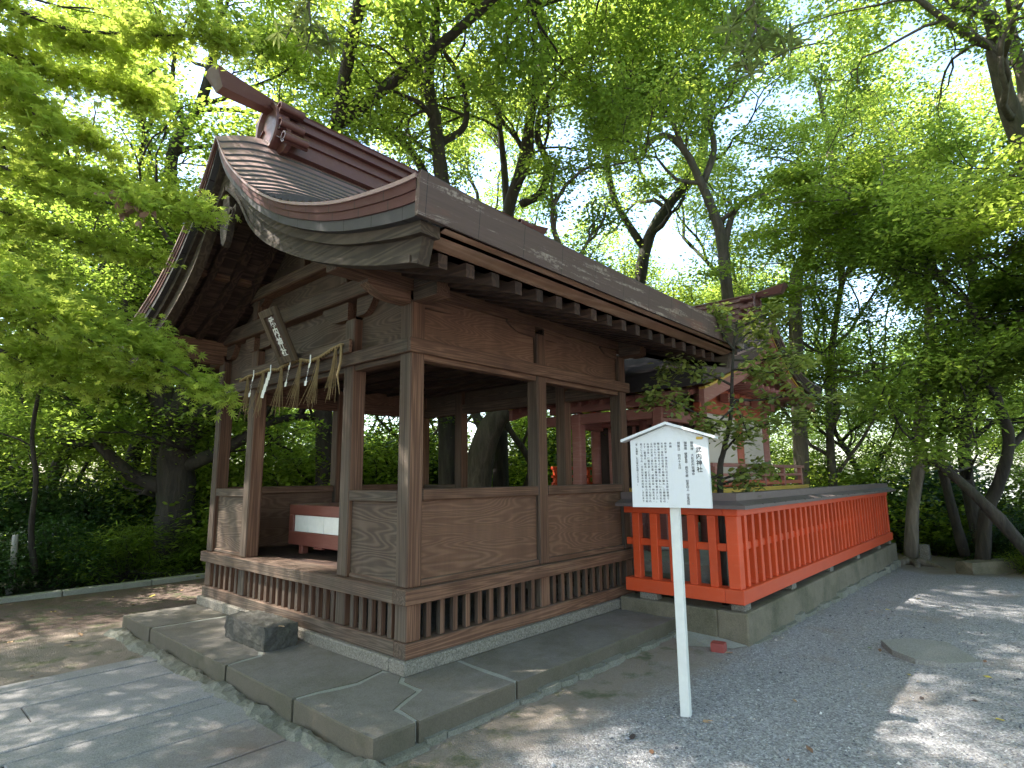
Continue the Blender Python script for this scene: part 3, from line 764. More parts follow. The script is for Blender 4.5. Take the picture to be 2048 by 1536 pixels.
# text plane: local x -> -y(world), local y -> z, facing -x
MT = Matrix(((0, 0, -1, -.004), (-1, 0, 0, 0), (0, 1, 0, PHT-.170), (0, 0, 0, 1)))
text_mesh('plaque_writing', '武\n内\n神\n社', .105, PWH, pq, MT, off=.003, ls=1.0)
pq.location = (-.13, 1.80, 2.62); pq.rotation_euler = (0, rad(-27), 0)
# straw rope with tassels and paper streamers
rp = empty('sacred_straw_rope', (-.09, 1.9, 2.58), 'twisted straw rope with straw tassels and white paper streamers hung across the entrance', 'rope')
rpts = []
ctrl = [(3.0, 2.575), (2.78, 2.60), (2.55, 2.60), (2.3, 2.615), (2.1, 2.585), (1.9, 2.62), (1.65, 2.63), (1.45, 2.585), (1.25, 2.60), (1.05, 2.64), (.88, 2.66)]
cy = [c[0] for c in ctrl][::-1]; cz = [c[1] for c in ctrl][::-1]
for s in (0, 1):
    mb = MB(); pts = []
    for i in range(260):
        y = .88+(3.0-.88)*i/259; a = i*.55+math.pi*s
        pts.append((-.095+.010*math.cos(a), y, float(np.interp(y, cy, cz))+.010*math.sin(a)))
    mb.tube(pts, .010, 6); recalc(mb.build('rope_strand', STRAW, rp, True))
mb = MB(); mb.tube([(-.10, .885, 2.66), (-.11, .87, 2.5), (-.12, .90, 2.38), (-.11, .87, 2.2)], [.012, .012, .009, .003], 6); recalc(mb.build('rope_end', STRAW, rp, True))
rng = random.Random(8)
for y, lean in ((2.80, .02), (2.42, .10), (2.0, .10), (1.62, .16), (1.28, .16), (.98, .16)):
    z = float(np.interp(y, cy, cz)); mb = MB()
    for k in range(17):
        ln = rng.uniform(.34, .50); dy = rng.gauss(0, .035)+lean*rng.uniform(.3, 1); dx = rng.gauss(-.0, .03)
        if rng.random() < .07: dy += rng.uniform(.1, .2)
        p0 = np.array([-.10+rng.uniform(-.01, .01), y+rng.uniform(-.012, .012), z-.008]); p1 = p0+np.array([dx*.4, dy*.35, -ln*.5]); p2 = p0+np.array([dx, dy, -ln])
        mb.tube([p0, p1, p2], [.0022, .0022, .0018], 4)
    recalc(mb.build('straw_tassel', STRAW, rp))
for y, big in ((2.62, 0), (2.22, 1), (1.80, 0), (1.40, 0)):
    z = float(np.interp(y, cy, cz)); mb = MB(); x = -.118
    mb.box(x, y-.007, z-.03, x+.004, y+.009, z+.05)
    if big:
        for k in range(4):
            y0 = y+.01+k*.030; z0 = z-.03-k*.062
            mb.add([(x-.004*k, y0-.028, z0), (x-.004*k, y0+.040, z0+.010), (x-.004*k-.004, y0+.062, z0-.068), (x-.004*k-.004, y0-.006, z0-.084)], [(0,1,2,3)])
    else:
        for k in range(5):
            a = k*.9; y0 = y+.006+k*.014; z0 = z-.03-k*.042; h = .012*abs(math.cos(a))+.004; d = .012*math.sin(a)
            mb.add([(x-d, y0-h, z0), (x+d, y0+h, z0), (x+d*.4, y0+h+.014, z0-.045), (x-d*.4, y0-h+.014, z0-.045)], [(0,1,2,3)])
    mb.build('paper_streamer', PAPER, rp)
# step stone
mb = MB(); rng = random.Random(4)
nx_, ny_ = 18, 10
import bmesh
def rough_box(name, mat, c, s, cuts, amp, seed, parent=None, rotz=0):
    bm = bmesh.new(); bmesh.ops.create_cube(bm, size=1); bmesh.ops.subdivide_edges(bm, edges=bm.edges[:], cuts=cuts, use_grid_fill=True)
    r = random.Random(seed)
    for v in bm.verts:
        p = v.co; k = 1-.10*max(0, (abs(p.x)+abs(p.y)+abs(p.z)-1.05))
        q = Vector((p.x*s[0]*k, p.y*s[1]*k, p.z*s[2]*k)); nz = mathutils.noise.noise_vector(q*14+Vector((seed, 0, 0)))*amp*1.6+mathutils.noise.noise_vector(q*45)*amp*.8; v.co = q+nz
    me = bpy.data.meshes.new(name); bm.to_mesh(me); bm.free(); me.materials.append(mat)
    me.transform(Matrix.Rotation(rotz, 4, 'Z'))
    o = bpy.data.objects.new(name, me); COL.objects.link(o); o.location = c
    return o
tag(rough_box('step_stone', ST3, (-.285, 1.76, .098), (.31, .82, .20), 22, .007, 2), 'dark rough rectangular step stone on the platform before the entrance', 'step stone')

# ---------------------------------------------------------------- information sign
SD = np.array([CF[0], CF[1], 0]); SD /= np.linalg.norm(SD)
pL = P(1269, 1011, 4.25); pR = P(1426, 1019, 3.96)
ex = np.array([pR[0]-pL[0], pR[1]-pL[1], 0]); WS = np.linalg.norm(ex); ex /= WS; en = np.array([ex[1], -ex[0], 0])  # en faces camera
if en@(CAM-pL) < 0: en = -en
zb_ = (pL[2]+pR[2])/2; HS = .481
sg_c = (pL+pR)/2
sgn = empty('information_sign', (sg_c[0], sg_c[1], GZ), 'white house-shaped notice board with black Japanese writing on a tall square post', 'sign')
MS = Matrix(((ex[0], 0, en[0], sg_c[0]), (ex[1], 0, en[1], sg_c[1]), (0, 1, 0, 0), (0, 0, 0, 1)))   # local x right, y up, z to viewer
def SB(name, mat, fn):
    mb = MB(); fn(mb); o = recalc(mb.build(name, mat)); o.data.transform(MS.copy() if True else MS)
    o.parent = sgn; o.matrix_parent_inverse = Matrix.Translation(-Vector(sgn.location)); return o
def gable(w2, h, pk, y0): return [(-w2, y0), (w2, y0), (w2, y0+h), (0, y0+h+pk), (-w2, y0+h)]
W2 = WS/2
# shape in local (x,y) extruded in z: axis 2
SB('board', WHT, lambda m: m.prism(gable(W2, HS, .10, zb_), 2, 0, .035))
def roofs(m):
    a = math.atan2(.115, W2+.05)
    for s in (-1, 1):
        m.prism([(0, zb_+HS+.102), (s*(W2+.06), zb_+HS-.012), (s*(W2+.06), zb_+HS+.006), (0, zb_+HS+.122)], 2, -.02, .075)
SB('sign_roof', WHT, roofs)
SB('sign_post', SIGNP, lambda m: m.box(-.032+.012, GZ-.05, -.055, .032+.012, zb_+HS, -.002, ch=.003))
SB('small_brass_latch', YEL, lambda m: m.box(W2-.075, zb_+HS-.012, .036, W2-.03, zb_+HS+.006, .045, ch=.003))
cols = [('武内神社', .041, .885, .205, 1.08, .0007), ('御祭神　大臣武内宿禰命', .0215, .805, .105, .98, .0), ('御神徳　健康長寿 病気平癒 知恵向上 学業成就', .0215, .725, .105, .98, .0), ('例祭日　四月十五日', .0215, .64, .105, .98, .0),
 ('由緒', .0175, .535, .115, 1.25, .0), ('仲哀天皇・神功皇后に仕えた五大臣の筆頭で、', .0178, .47, .115, .93, .0), ('天皇・皇后の信任厚く知略に優れ、三韓親征の', .0178, .424, .115, .93, .0), ('際は神功皇后をよく補佐し、新しい大陸文化を', .0178, .378, .115, .93, .0),
 ('取り入れて日本の国の繁栄の礎を築きました。', .0178, .332, .115, .93, .0), ('五代の天皇(景行天皇・成務天皇・仲哀天皇・', .0178, .286, .115, .93, .0), ('応神天皇・仁徳天皇)に仕えた長寿でも知られ', .0178, .240, .115, .93, .0), ('ます。蘇我氏・紀氏・葛城氏など有力豪族の始', .0178, .194, .115, .93, .0),
 ('祖として知られ、大宮司家の武内家、また木下', .0178, .148, .115, .93, .0), ('家、本郷家、石川家の先祖とされます。', .0178, .085, .115, .93, .0)]
def sign_text():
    me_all = []
    for s, size, fx, top, pit, off in cols:
        x = -W2+fx*WS; y = zb_+HS-top*0.5; 
        avail = HS*(.92 if len(s) > 17 else 1)
        pitch = size*pit*1.02
        if len(s) >= 19: pitch = (HS-.045)/len(s) if len(s) > 21 else (HS-.05)/21.2
        y = zb_+HS-(.066 if top > .2 else .024)-size*.8
        for i, ch in enumerate(s):
            if ch in '　 ': continue
            me_all.append((ch, size, x, y-i*pitch, off, fx))
    return me_all
lst = sign_text()
tots = {}
cu = bpy.data.curves.new('glyph', 'FONT'); cu.align_x = 'CENTER'; cu.resolution_u = 2
to = bpy.data.objects.new('glyph', cu); COL.objects.link(to); cache = {}
for ch, size, x, y, off, fx in lst:
    key = (ch, off)
    if key not in cache:
        cu.body = ch; cu.size = 1; cu.offset = off/size; bpy.context.view_layer.update()
        me = bpy.data.meshes.new_from_object(to.evaluated_get(bpy.context.evaluated_depsgraph_get()))
        cache[key] = ([tuple(v.co) for v in me.vertices], [tuple(p.vertices) for p in me.polygons]); bpy.data.meshes.remove(me)
    vs, fs = cache[key]
    dx, dy = (0, 0) if ch not in '、。' else (.0, .0)
    for sx_, sz_ in (((-.0003, 0), (.0003, .0002)) if off == 0 else ((0, 0),)):
        tots.setdefault(fx, MB()).add([(x+(a+dx)*size+sx_, y+(b_+dy)*size, .0362+sz_) for a, b_, c_ in vs], fs)
bpy.data.objects.remove(to)
for fx, tot in tots.items():
    o = tot.build('writing', INK); o.data.transform(MS); o.parent = sgn; o.matrix_parent_inverse = Matrix.Translation(-Vector(sgn.location))

# ---------------------------------------------------------------- red fence
FX0, FX1, FY = 2.955, 10.52, -1.42
fen = empty('red_fence', (6.5, -1.4, .15), 'bright vermilion wooden fence with dark copper cap on a concrete base', 'fence')
def FB(name, mat, *a, ch=.006): return B(name, mat, *a, ch=ch, parent=fen)
BK = FY+.13
FB('bottom_rail', RED, FX0-.02, FY-.03, .212, FX1+.02, BK+.03, .350); FB('bottom_rail', RED, FX0-.02, BK+.031, .212, FX0+.15, -.14, .350)
FB('mid_rail', RED, FX0+.12, FY+.035, .70, FX1, FY+.075, .775); FB('mid_rail', RED, FX0+.035, BK, .70, FX0+.075, -.14, .775)
FB('top_rail', RED, FX0-.005, FY-.012, 1.05, FX1+.02, BK+.012, 1.125); FB('top_rail', RED, FX0-.005, BK+.0125, 1.05, FX0+.13, -.14, 1.125)
FB('corner_post', RED, FX0, FY, .35, FX0+.12, FY+.12, 1.05); FB('corner_post', RED, FX1-.12, FY, .35, FX1, FY+.12, 1.05)
nb = 36
for i in range(1, nb):
    x = FX0+.02+i*(FX1-FX0-.14)/nb
    FB('bar', RED, x, FY+.008+math.sin(i*7.3)*.002, .35, x+.064, FY+.095, 1.05, ch=.004)
for i in range(1, 6):
    y = FY+.01+i*.218
    FB('bar', RED, FX0+.008, y, .35, FX0+.095, y+.085, 1.05, ch=.004)
def capprof(c, z): return [(c-.20, z), (c+.20, z), (c+.20, z+.035), (c+.07, z+.075), (c+.07, z+.15), (c-.07, z+.15), (c-.07, z+.075), (c-.20, z+.035)]
zc = 1.126; cy0 = FY+.055; cx0 = FX0+.055
def capmesh(m):
    pr = capprof(0, zc); A = []; 
    p1 = [(FX1+.12, cy0-a, z) for a, z in pr]; p0 = [(cx0-a*1.0*(1), cy0-a, z) for a, z in pr]
    # L-shaped path: start at y=-.05 go to corner then along x
    ps = [(cx0-a, -.12, z) for a, z in pr]
    m.sweep([ps, p0, p1], closed=True)
part('copper_cap', copper('cap_copper', (.10,.075,.07), (.16,.12,.11), .3, .55, .2), capmesh, parent=fen)
# cap sheet joints: thin folded seams
def seams(m):
    x = FX0+.35
    while x < FX1: m.box(x, cy0-.203, zc+.03, x+.008, cy0-.19, zc+.042); m.add([(x, cy0-.2, zc+.039), (x+.012, cy0-.2, zc+.039), (x+.012, cy0-.072, zc+.079), (x, cy0-.072, zc+.079)], [(0,1,2,3)]); x += .36
part('cap_seam', RB, seams, parent=fen)
# fence back runs (far side), seen through
FB('bottom_rail', RED, FX1-.15, BK+.031, .212, FX1, 5.4, .350); FB('top_rail', RED, FX1-.13, BK+.031, 1.05, FX1-.01, 5.4, 1.125)
for i in range(1, 28):
    y = FY+.01+i*.24; FB('bar', RED, FX1-.09, y, .35, FX1-.02, y+.08, 1.05, ch=0)
B('copper_cap', RB, FX1-.25, BK+.14, zc+.001, FX1+.12, 5.5, zc+.06, parent=fen, ch=.01)
# concrete base
cb = empty('concrete_fence_base', (6.5, -1.4, GZ), 'mossy weathered concrete base kerb carrying the red fence', 'fence base')
B('base_kerb', CO, 2.92, -1.475, GZ-.3, 10.64, -1.17, .14, ch=.012, parent=cb)
B('base_kerb', CO, 2.92, -1.168, GZ-.3, 3.2, -.07, .138, ch=.012, parent=cb)
B('base_kerb', CO, 10.3, -1.168, GZ-.3, 10.62, 5.6, .138, ch=.012, parent=cb)
for x in (3.0, 4.45, 6.1, 7.7, 9.3, 10.3): B('spacer_block', ST2, x, FY-.005, .141, x+.16, FY+.135, .211, ch=.006, parent=cb)
B('spacer_block', ST2, FX0, -.5, .139, FX0+.12, -.3, .211, ch=.006, parent=cb)
mb = MB(); rng = random.Random(2); x = 3.0      # crumbling render edge at its foot
while x < 10.4:
    L = rng.uniform(.15, .5); mb.prism([(x, -1.47), (x+L, -1.47), (x+L*.8, -1.49-rng.uniform(.01, .05)), (x+L*.2, -1.49-rng.uniform(.01, .05))], 2, GZ-.25, GZ+.06*rng.random()-.02*(x-3)*.4); x += L
recalc(mb.build('crumbled_edge', RK, cb))
# gravel bed inside the fence
mb = MB(); mb.box(3.2, -1.168, GZ-.1, 10.3, 5.6, .06)
tag(mb.build('shrine_yard', simple('yard_gravel', (.12,.105,.085), .9, 10, .4, .8, 60)), kind='structure')
# small white mortar spill + red block
mb = MB(); mb.add([(2.95, -1.47, GZ+.006), (2.75, -1.38, GZ+.004), (2.55, -1.0, GZ+.004), (2.75, -.78, GZ+.006), (2.93, -.75, GZ+.05), (2.93, -1.2, GZ+.035)], [(0,1,2,3,4,5)])
tag(recalc(mb.build('mortar_spill', MO)), 'pale mortar smear on the ground at the foot of the fence corner', 'mortar')
tag(rough_box('red_brick', simple('red_brick_block', (.25,.045,.035), .6, 20, .25, .3), (2.60, -1.31, GZ+.035), (.11, .12, .085), 3, .001, 5, rotz=.15), 'small dark red block lying on the gravel by the fence corner', 'brick')
mb = MB(); sp = [(3.86, -2.38), (4.10, -2.58), (4.17, -2.86), (3.62, -3.16), (3.38, -2.93), (3.36, -2.72), (3.55, -2.52)]
mb.prism(sp, 2, GZ-.06, GZ+.028)
tag(recalc(mb.build('paving_stone', stone('flat_stone', (.17,.16,.15), (.24,.23,.21), speck=.3, mossamt=.2))), 'irregular flat grey stone set alone in the gravel', 'stone')

# ---------------------------------------------------------------- main shrine (red building behind)
LYH = 2.38
SH = empty('red_main_shrine', (7.2, LYH/2, 0), 'small red lacquered shrine building with curved copper roof inside the fence', 'shrine')
def S(name, mat, *a, ch=.006): return B(name, mat, *a, ch=ch, parent=SH)
YW, YE = .2, LYH-.2
S('stone_base', MO, 3.75, -.80, .05, 9.6, LYH+.8, .44, ch=.02)
S('stone_base', CO, 3.55, -.45, .06, 3.748, LYH+.4, .30, ch=.02)
FZ = 1.27
# stairs (front, towards the hall)
for i in range(5):
    S('stair_tread', REDP, 4.55+i*.22, .50, .44, 4.55+(i+1)*.22-.002, LYH-.50, .60+i*.16, ch=.01)
S('stair_side', REDP, 4.5, .36, .44, 5.7, .49, .85)
# pillars
for x in (4.68, ):
    for y in (YW+.02, YE-.52): S('porch_pillar', REDP, x, y, .44, x+.17, y+.17, 2.45, ch=.02)
    for y in (YW-.03, YE-.57): S('pillar_base', PLW, x-.04, y, .441, x+.22, y+.26, .56, ch=.02)
S('porch_beam', REDP, 4.70, YW-.25, 2.28, 4.83, YE+.25, 2.44); S('porch_beam', REDP, 4.69, YW-.1, 2.47, 4.84, YE+.1, 2.60)
S('porch_beam', REDP, 4.85, YW+.05, 2.25, 5.9, YW+.17, 2.40); S('porch_beam', REDP, 4.85, YE-.17, 2.25, 5.9, YE-.05, 2.40)
def frog(m):   # frog-leg strut over porch beam
    c = LYH/2; m.prism([(c-.45, 2.46), (c-.30, 2.47), (c-.12, 2.60), (c+.12, 2.60), (c+.30, 2.47), (c+.45, 2.46), (c+.3, 2.62), (c+.1, 2.72), (c-.1, 2.72), (c-.3, 2.62)], 0, 4.72, 4.80)
part('frog_leg_strut', YEL, frog, parent=SH)
def pillar(x, y, z0=.44, z1=2.95, r=.10, mat=REDP):
    mb = MB(); mb.tube([(x, y, z0), (x, y, z1)], r, 16); recalc(mb.build('pillar', mat, SH, True))
for x, mt in ((5.92, REDP), (7.38, REDW), (8.70, REDP)):
    for y in (YW, YE): pillar(x, y, mat=mt)
for y in (1.19,): pillar(5.92, y)
# white plaster walls with red beams
for (a, b2) in ((6.02, 7.28), (7.48, 8.60)):
    S('plaster_wall', PLW, a, YW-.02, FZ, b2, YW+.02, 2.45, ch=0); S('plaster_wall', PLW, a, YE-.02, FZ, b2, YE+.02, 2.45, ch=0)
S('plaster_wall', PLW, 8.68, YW+.1, FZ, 8.72, YE-.1, 2.45, ch=0)
S('dark_door', DRK, 5.90, YW+.1, FZ, 5.95, YE-.1, 2.3, ch=0)
for y in (YW+.3, .98, 1.35, YE-.35): S('door_frame', REDP, 5.86, y, FZ, 5.90, y+.06, 2.3)
S('wall_beam', REDW, 5.8, YW-.055, 2.45, 8.85, YW+.06, 2.60); S('wall_beam', RED, 5.8, YE-.06, 2.45, 8.85, YE+.055, 2.60)
S('wall_beam', REDW, 5.8, YW-.075, 2.80, 9.0, YW+.075, 2.97); S('wall_beam', REDW, 5.8, YE-.075, 2.80, 9.0, YE+.075, 2.97)
S('wall_beam', REDP, 5.85, YW+.08, 2.31, 5.98, YE-.08, 2.47); S('wall_beam', REDP, 8.65, YW+.08, 2.45, 8.77, YE-.08, 2.6)
S('upper_wall', REDW, 6.02, YW-.01, 2.60, 8.6, YW+.01, 2.80, ch=0)
S('lower_wall_beam', RED, 5.85, YW-.06, FZ+.0, 8.8, YW+.06, FZ+.10)
# bracket blocks along the wall head
for x in (5.92, 6.65, 7.38, 8.04, 8.70):
    S('bracket_block', REDP, x-.10, YW-.22, 2.66, x+.10, YW-.076, 2.79)
# veranda with yellow edge and railing
S('veranda_floor', REDP, 5.1, -.32, FZ-.08, 9.3, YW-.07, FZ-.02); S('veranda_floor', REDP, 5.1, YE+.07, FZ-.08, 9.3, YE+.5, FZ-.02)
S('veranda_floor', REDP, 5.1, YW-.07, FZ-.081, 5.84, YE+.07, FZ-.021)
S('veranda_edge', YEL, 5.08, -.36, FZ-.075, 9.35, -.321, FZ-.0); S('veranda_edge', YEL, 5.06, -.36, FZ-.07, 5.099, LYH+.3, FZ-.0)
for x in (5.2, 5.9, 6.6, 7.3, 8.0, 8.7, 9.2):
    S('veranda_post', REDP, x, -.27, .44, x+.09, -.18, FZ-.08)
S('veranda_beam', REDP, 5.15, -.25, .92, 9.2, -.19, 1.0)
for z, h in ((FZ+.03, .06), (FZ+.17, .045), (FZ+.31, .055)):
    S('railing', REDP if z > 1.35 else REDW, 5.15, -.28, z, 9.45 if z > 1.5 else 9.3, -.22, z+h); S('railing', RED, 5.15, YE+.4, z, 9.3, YE+.45, z+h)
for x in (5.2, 6.2, 7.2, 8.2, 9.2):
    S('railing_post', REDP, x, -.285, FZ-.0, x+.07, -.215, FZ+.36); S('railing_post', RED, x, YE+.395, FZ, x+.07, YE+.455, FZ+.36)
# stair railing: sloping posts with round finials
for y in (.38, LYH-.42):
    mb = MB(); mb.tube([(4.45, y, .95), (5.2, y, 1.62)], .035, 8); mb.tube([(4.45, y, .72), (5.2, y, 1.40)], .03, 8)
    mb.tube([(4.47, y, .44), (4.47, y, 1.05), (4.47, y, 1.08), (4.47, y, 1.14), (4.47, y, 1.19)], [.05, .05, .065, .06, .005], 10)
    recalc(mb.build('stair_rail', REDP, SH, True))
# roof
HP_R = [(0, 4.06), (.2, 3.90), (.5, 3.68), (.95, 3.44), (1.5, 3.27), (2.1, 3.19), (2.6, 3.18)]
HP_F = [(0, 4.06), (.2, 3.90), (.5, 3.68), (.95, 3.46), (1.5, 3.28), (2.1, 3.10), (2.7, 2.93), (3.0, 2.86)]
RX = 7.2
RV = copper('verge_brown_copper', (.070,.043,.038), (.13,.085,.075), .4, .55, .1)
mats_h = [RC, RV, RV, RB, REDP, REDP]
def mapyF(u, t, z): return (RX-t, u, z)
roof(SH, HP_F, -.62, LYH+.62, 3.0, RX, mapyF, 30, drop=.13, mats=mats_h, side_t=(1,), th0=.15, th1=.24, sagz=.03)
_, thR, _ = roof(SH, HP_R, -.62, LYH+.62, 2.6, RX, mapyF, 24, drop=.13, mats=mats_h, side_t=(-1,), th0=.15, th1=.26, sagz=.03)
ridge(SH, -.30, LYH+.30, 0, 4.20, lambda u, t, z: (RX-t, u, z), sc_=.82)
def hbarge(y0, y1, prof, tmax, s, yo):
    def mk(name, mat, d0, d1, ya, yb):
        rings = []
        for t in np.linspace(0, tmax, 26):
            th = (.15+.10*t/tmax)*1.15; z = interp(t, prof)-th
            rings.append([(RX-s*t, ya, z-d0), (RX-s*t, yb, z-d0), (RX-s*t, yb, z-d1), (RX-s*t, ya, z-d1)])
        mb = MB(); mb.sweep(rings, closed=True); recalc(mb.build(name, mat, SH))
    mk('bargeboard_edge', YEL, 0.0, .035, y0-.02*yo, y1); mk('bargeboard', REDP, .036, .22, y0, y1)
for y0, y1, yo in ((-.54, -.47, 1), (LYH+.54, LYH+.47, -1)):
    hbarge(y0, y1, HP_R, 2.35, -1, yo); hbarge(y0, y1, HP_F, 2.8, 1, yo)
# gable infill
for y in (YW-.02, YE-.0):
    part('gable_wall', REDP, lambda m, y=y: m.prism([(5.9, 2.97), (8.75, 2.97), (8.2, 3.22), (7.6, 3.5), (7.25, 3.85), (7.15, 3.85), (6.8, 3.5), (6.2, 3.22)], 1, y, y+.03), parent=SH)
    S('gable_strut', RED, 7.13, y-.06, 2.97, 7.27, y-.002, 3.8)
S('gable_purlin', RED, 7.13, -.5, 3.70, 7.27, LYH+.5, 3.84)
for x in (6.0, 8.55): S('gable_purlin', RED, x, -.5, 3.0, x+.12, LYH+.5, 3.13); 
for x in (6.0, 8.55): S('purlin_cap', YEL, x-.01, -.512, 2.99, x+.13, -.501, 3.14, ch=0)
# rafters of the shrine eaves
for i in range(16):
    y = -.40+i*.20
    for s, tt, prof in ((1, 2.85, HP_F), (-1, 2.45, HP_R)):
        rings = []
        for t in np.linspace(.9, tt, 7):
            z = interp(t, prof)-(.15+.09*t/2.8)*1.1-.05
            rings.append([(RX-s*t, y, z), (RX-s*t, y+.06, z), (RX-s*t, y+.06, z-.065), (RX-s*t, y, z-.065)])
        mb = MB(); mb.sweep(rings, closed=True); recalc(mb.build('rafter', REDP, SH))
    if i % 1 == 0: S('rafter_tip', YEL, RX-2.856, y+.002, 2.62, RX-2.851, y+.058, 2.68, ch=0)
# side projecting little eave rafters under the near gable (row of blocks)
for i in range(11):
    x = 6.1+i*.27
    S('eave_bracket', REDP, x, -.46, 2.86-.012*i*0, x+.075, YW-.076, 2.93)


# ---------------------------------------------------------------- vegetation
def leaf_mat(name, dark, light, trans, tmix=.45, rough=.6, spec=.14):
    m, nt, b = new_mat(name); g = G_(nt); o = g.obj()
    ri = g.n('ShaderNodeNewGeometry').outputs['Random Per Island']
    n = g.noise(o, .9, 3, .6)
    f = g.math('MULTIPLY_ADD', g.math('SUBTRACT', n, .5), 1.3, ri, clamp=True)
    c = g.mix(f, dark, light)
    g.l(c, b.inputs['Base Color']); b.inputs['Roughness'].default_value = rough; b.inputs['Specular IOR Level'].default_value = spec
    t = g.n('ShaderNodeBsdfTranslucent'); g.l(g.mix(f, tuple(x*.6 for x in trans), trans), t.inputs[0])
    mx = g.n('ShaderNodeMixShader'); mx.inputs[0].default_value = tmix
    g.l(b.outputs[0], mx.inputs[1]); g.l(t.outputs[0], mx.inputs[2])
    g.l(mx.outputs[0], nt.nodes['Material Output'].inputs[0]); return m
LM_BR = leaf_mat('leaf_fresh_green', (.055,.10,.018), (.15,.21,.035), (.54,.68,.10), .62)
LM_MD = leaf_mat('leaf_mid_green', (.045,.085,.02), (.12,.18,.035), (.42,.58,.08), .56)
LM_DK = leaf_mat('leaf_dark_green', (.018,.045,.016), (.045,.09,.028), (.12,.24,.04), .36, .4, .3)
LM_MP = leaf_mat('leaf_maple', (.12,.19,.03), (.25,.33,.06), (.72,.85,.14), .62, .5)
LM_CA = leaf_mat('leaf_camellia', (.09,.15,.04), (.30,.32,.09), (.42,.50,.09), .42, .32, .45)
LM_PI = leaf_mat('leaf_lanceolate', (.09,.13,.04), (.22,.26,.09), (.40,.46,.14), .5, .4)
def bark_mat(name, c1, c2, moss=(.05,.06,.03)):
    m, nt, b = new_mat(name); g = G_(nt); o = g.obj()
    n = g.noise(g.mapv(o, (9, 9, 1.6)), 1, 6, .7, .6); n2 = g.noise(o, 1.7, 5, .6)
    c = g.mix(g.ramp(n, [(.35,(0,0,0)),(.65,(1,1,1))]), c1, c2); c = g.mix(g.math('MULTIPLY', g.ramp(n2, [(.5,(0,0,0)),(.7,(1,1,1))]), .6), c, moss)
    g.l(c, b.inputs['Base Color']); b.inputs['Roughness'].default_value = .9
    g.bump(n, b, .9, .04); return m
BK_D = bark_mat('bark_dark', (.016,.013,.010), (.055,.044,.034), (.035,.042,.02)); BK_P = bark_mat('bark_pale', (.10,.08,.06), (.22,.185,.145), (.13,.13,.09))
BK_M = bark_mat('bark_grey_brown', (.055,.045,.034), (.14,.115,.09))

SHAPES = {
 'oval': (np.array([[0,0,0],[.22,.30,.03],[.26,.68,.0],[0,1,-.06],[-.26,.68,.0],[-.22,.30,.03]]), [(0,1,2,3,4,5)]),
 'diamond': (np.array([[0,0,0],[.30,.45,.05],[0,1,-.05],[-.30,.45,.05]]), [(0,1,2,3)]),
 'lance': (np.array([[0,0,0],[.075,.3,.02],[.06,.75,0],[0,1,-.1],[-.06,.75,0],[-.075,.3,.02]]), [(0,1,2,3,4,5)]),
}
def star_shape():
    v = [(0, 0, 0)]; f = []; k = 0
    for i, (a, L) in enumerate([(-105,.42),(-68,.72),(-33,.92),(0,1.0),(33,.92),(68,.72),(105,.42)]):
        a = rad(a); d = np.array([math.sin(a), math.cos(a)]); q = np.array([d[1], -d[0]]); w_ = .085
        pts = [d*L*.42+q*w_*1.15, d*L-0*q, d*L*.42-q*w_*1.15]; o_ = len(v)
        v += [(p[0], p[1]+.0, (-.06 if j == 1 else 0.02)) for j, p in enumerate(pts)]; f.append((0, o_, o_+1, o_+2))
    return np.array(v), f
SHAPES['star'] = star_shape()
def leaves_mesh(name, pos, nrm, tip, size, shape, mat):
    """pos (n,3); nrm leaf normal; tip leaf direction; size (n,)"""
    sv, sf = SHAPES[shape]; n = len(pos); k = len(sv)
    nrm = nrm/np.linalg.norm(nrm, axis=1, keepdims=True)
    y = tip-nrm*np.sum(tip*nrm, axis=1, keepdims=True); y /= np.linalg.norm(y, axis=1, keepdims=True)+1e-9; x = np.cross(y, nrm)
    V = pos[:, None, :]+size[:, None, None]*(sv[None, :, 0:1]*x[:, None, :]+sv[None, :, 1:2]*y[:, None, :]+sv[None, :, 2:3]*nrm[:, None, :])
    V = V.reshape(-1, 3).astype(np.float32)
    ls, tot, idx = [], [], []
    base = np.arange(n)[:, None]*k
    allidx = np.concatenate([base+np.array(f)[None, :] for f in sf], axis=1).reshape(-1).astype(np.int32)
    lens = np.tile(np.array([len(f) for f in sf], dtype=np.int32), n)
    me = bpy.data.meshes.new(name); me.vertices.add(len(V)); me.vertices.foreach_set('co', V.reshape(-1))
    me.loops.add(len(allidx)); me.loops.foreach_set('vertex_index', allidx)
    me.polygons.add(len(lens)); st = np.concatenate([[0], np.cumsum(lens)[:-1]]).astype(np.int32)
    me.polygons.foreach_set('loop_start', st); me.polygons.foreach_set('loop_total', lens)
    me.update(calc_edges=True); me.materials.append(mat); return me

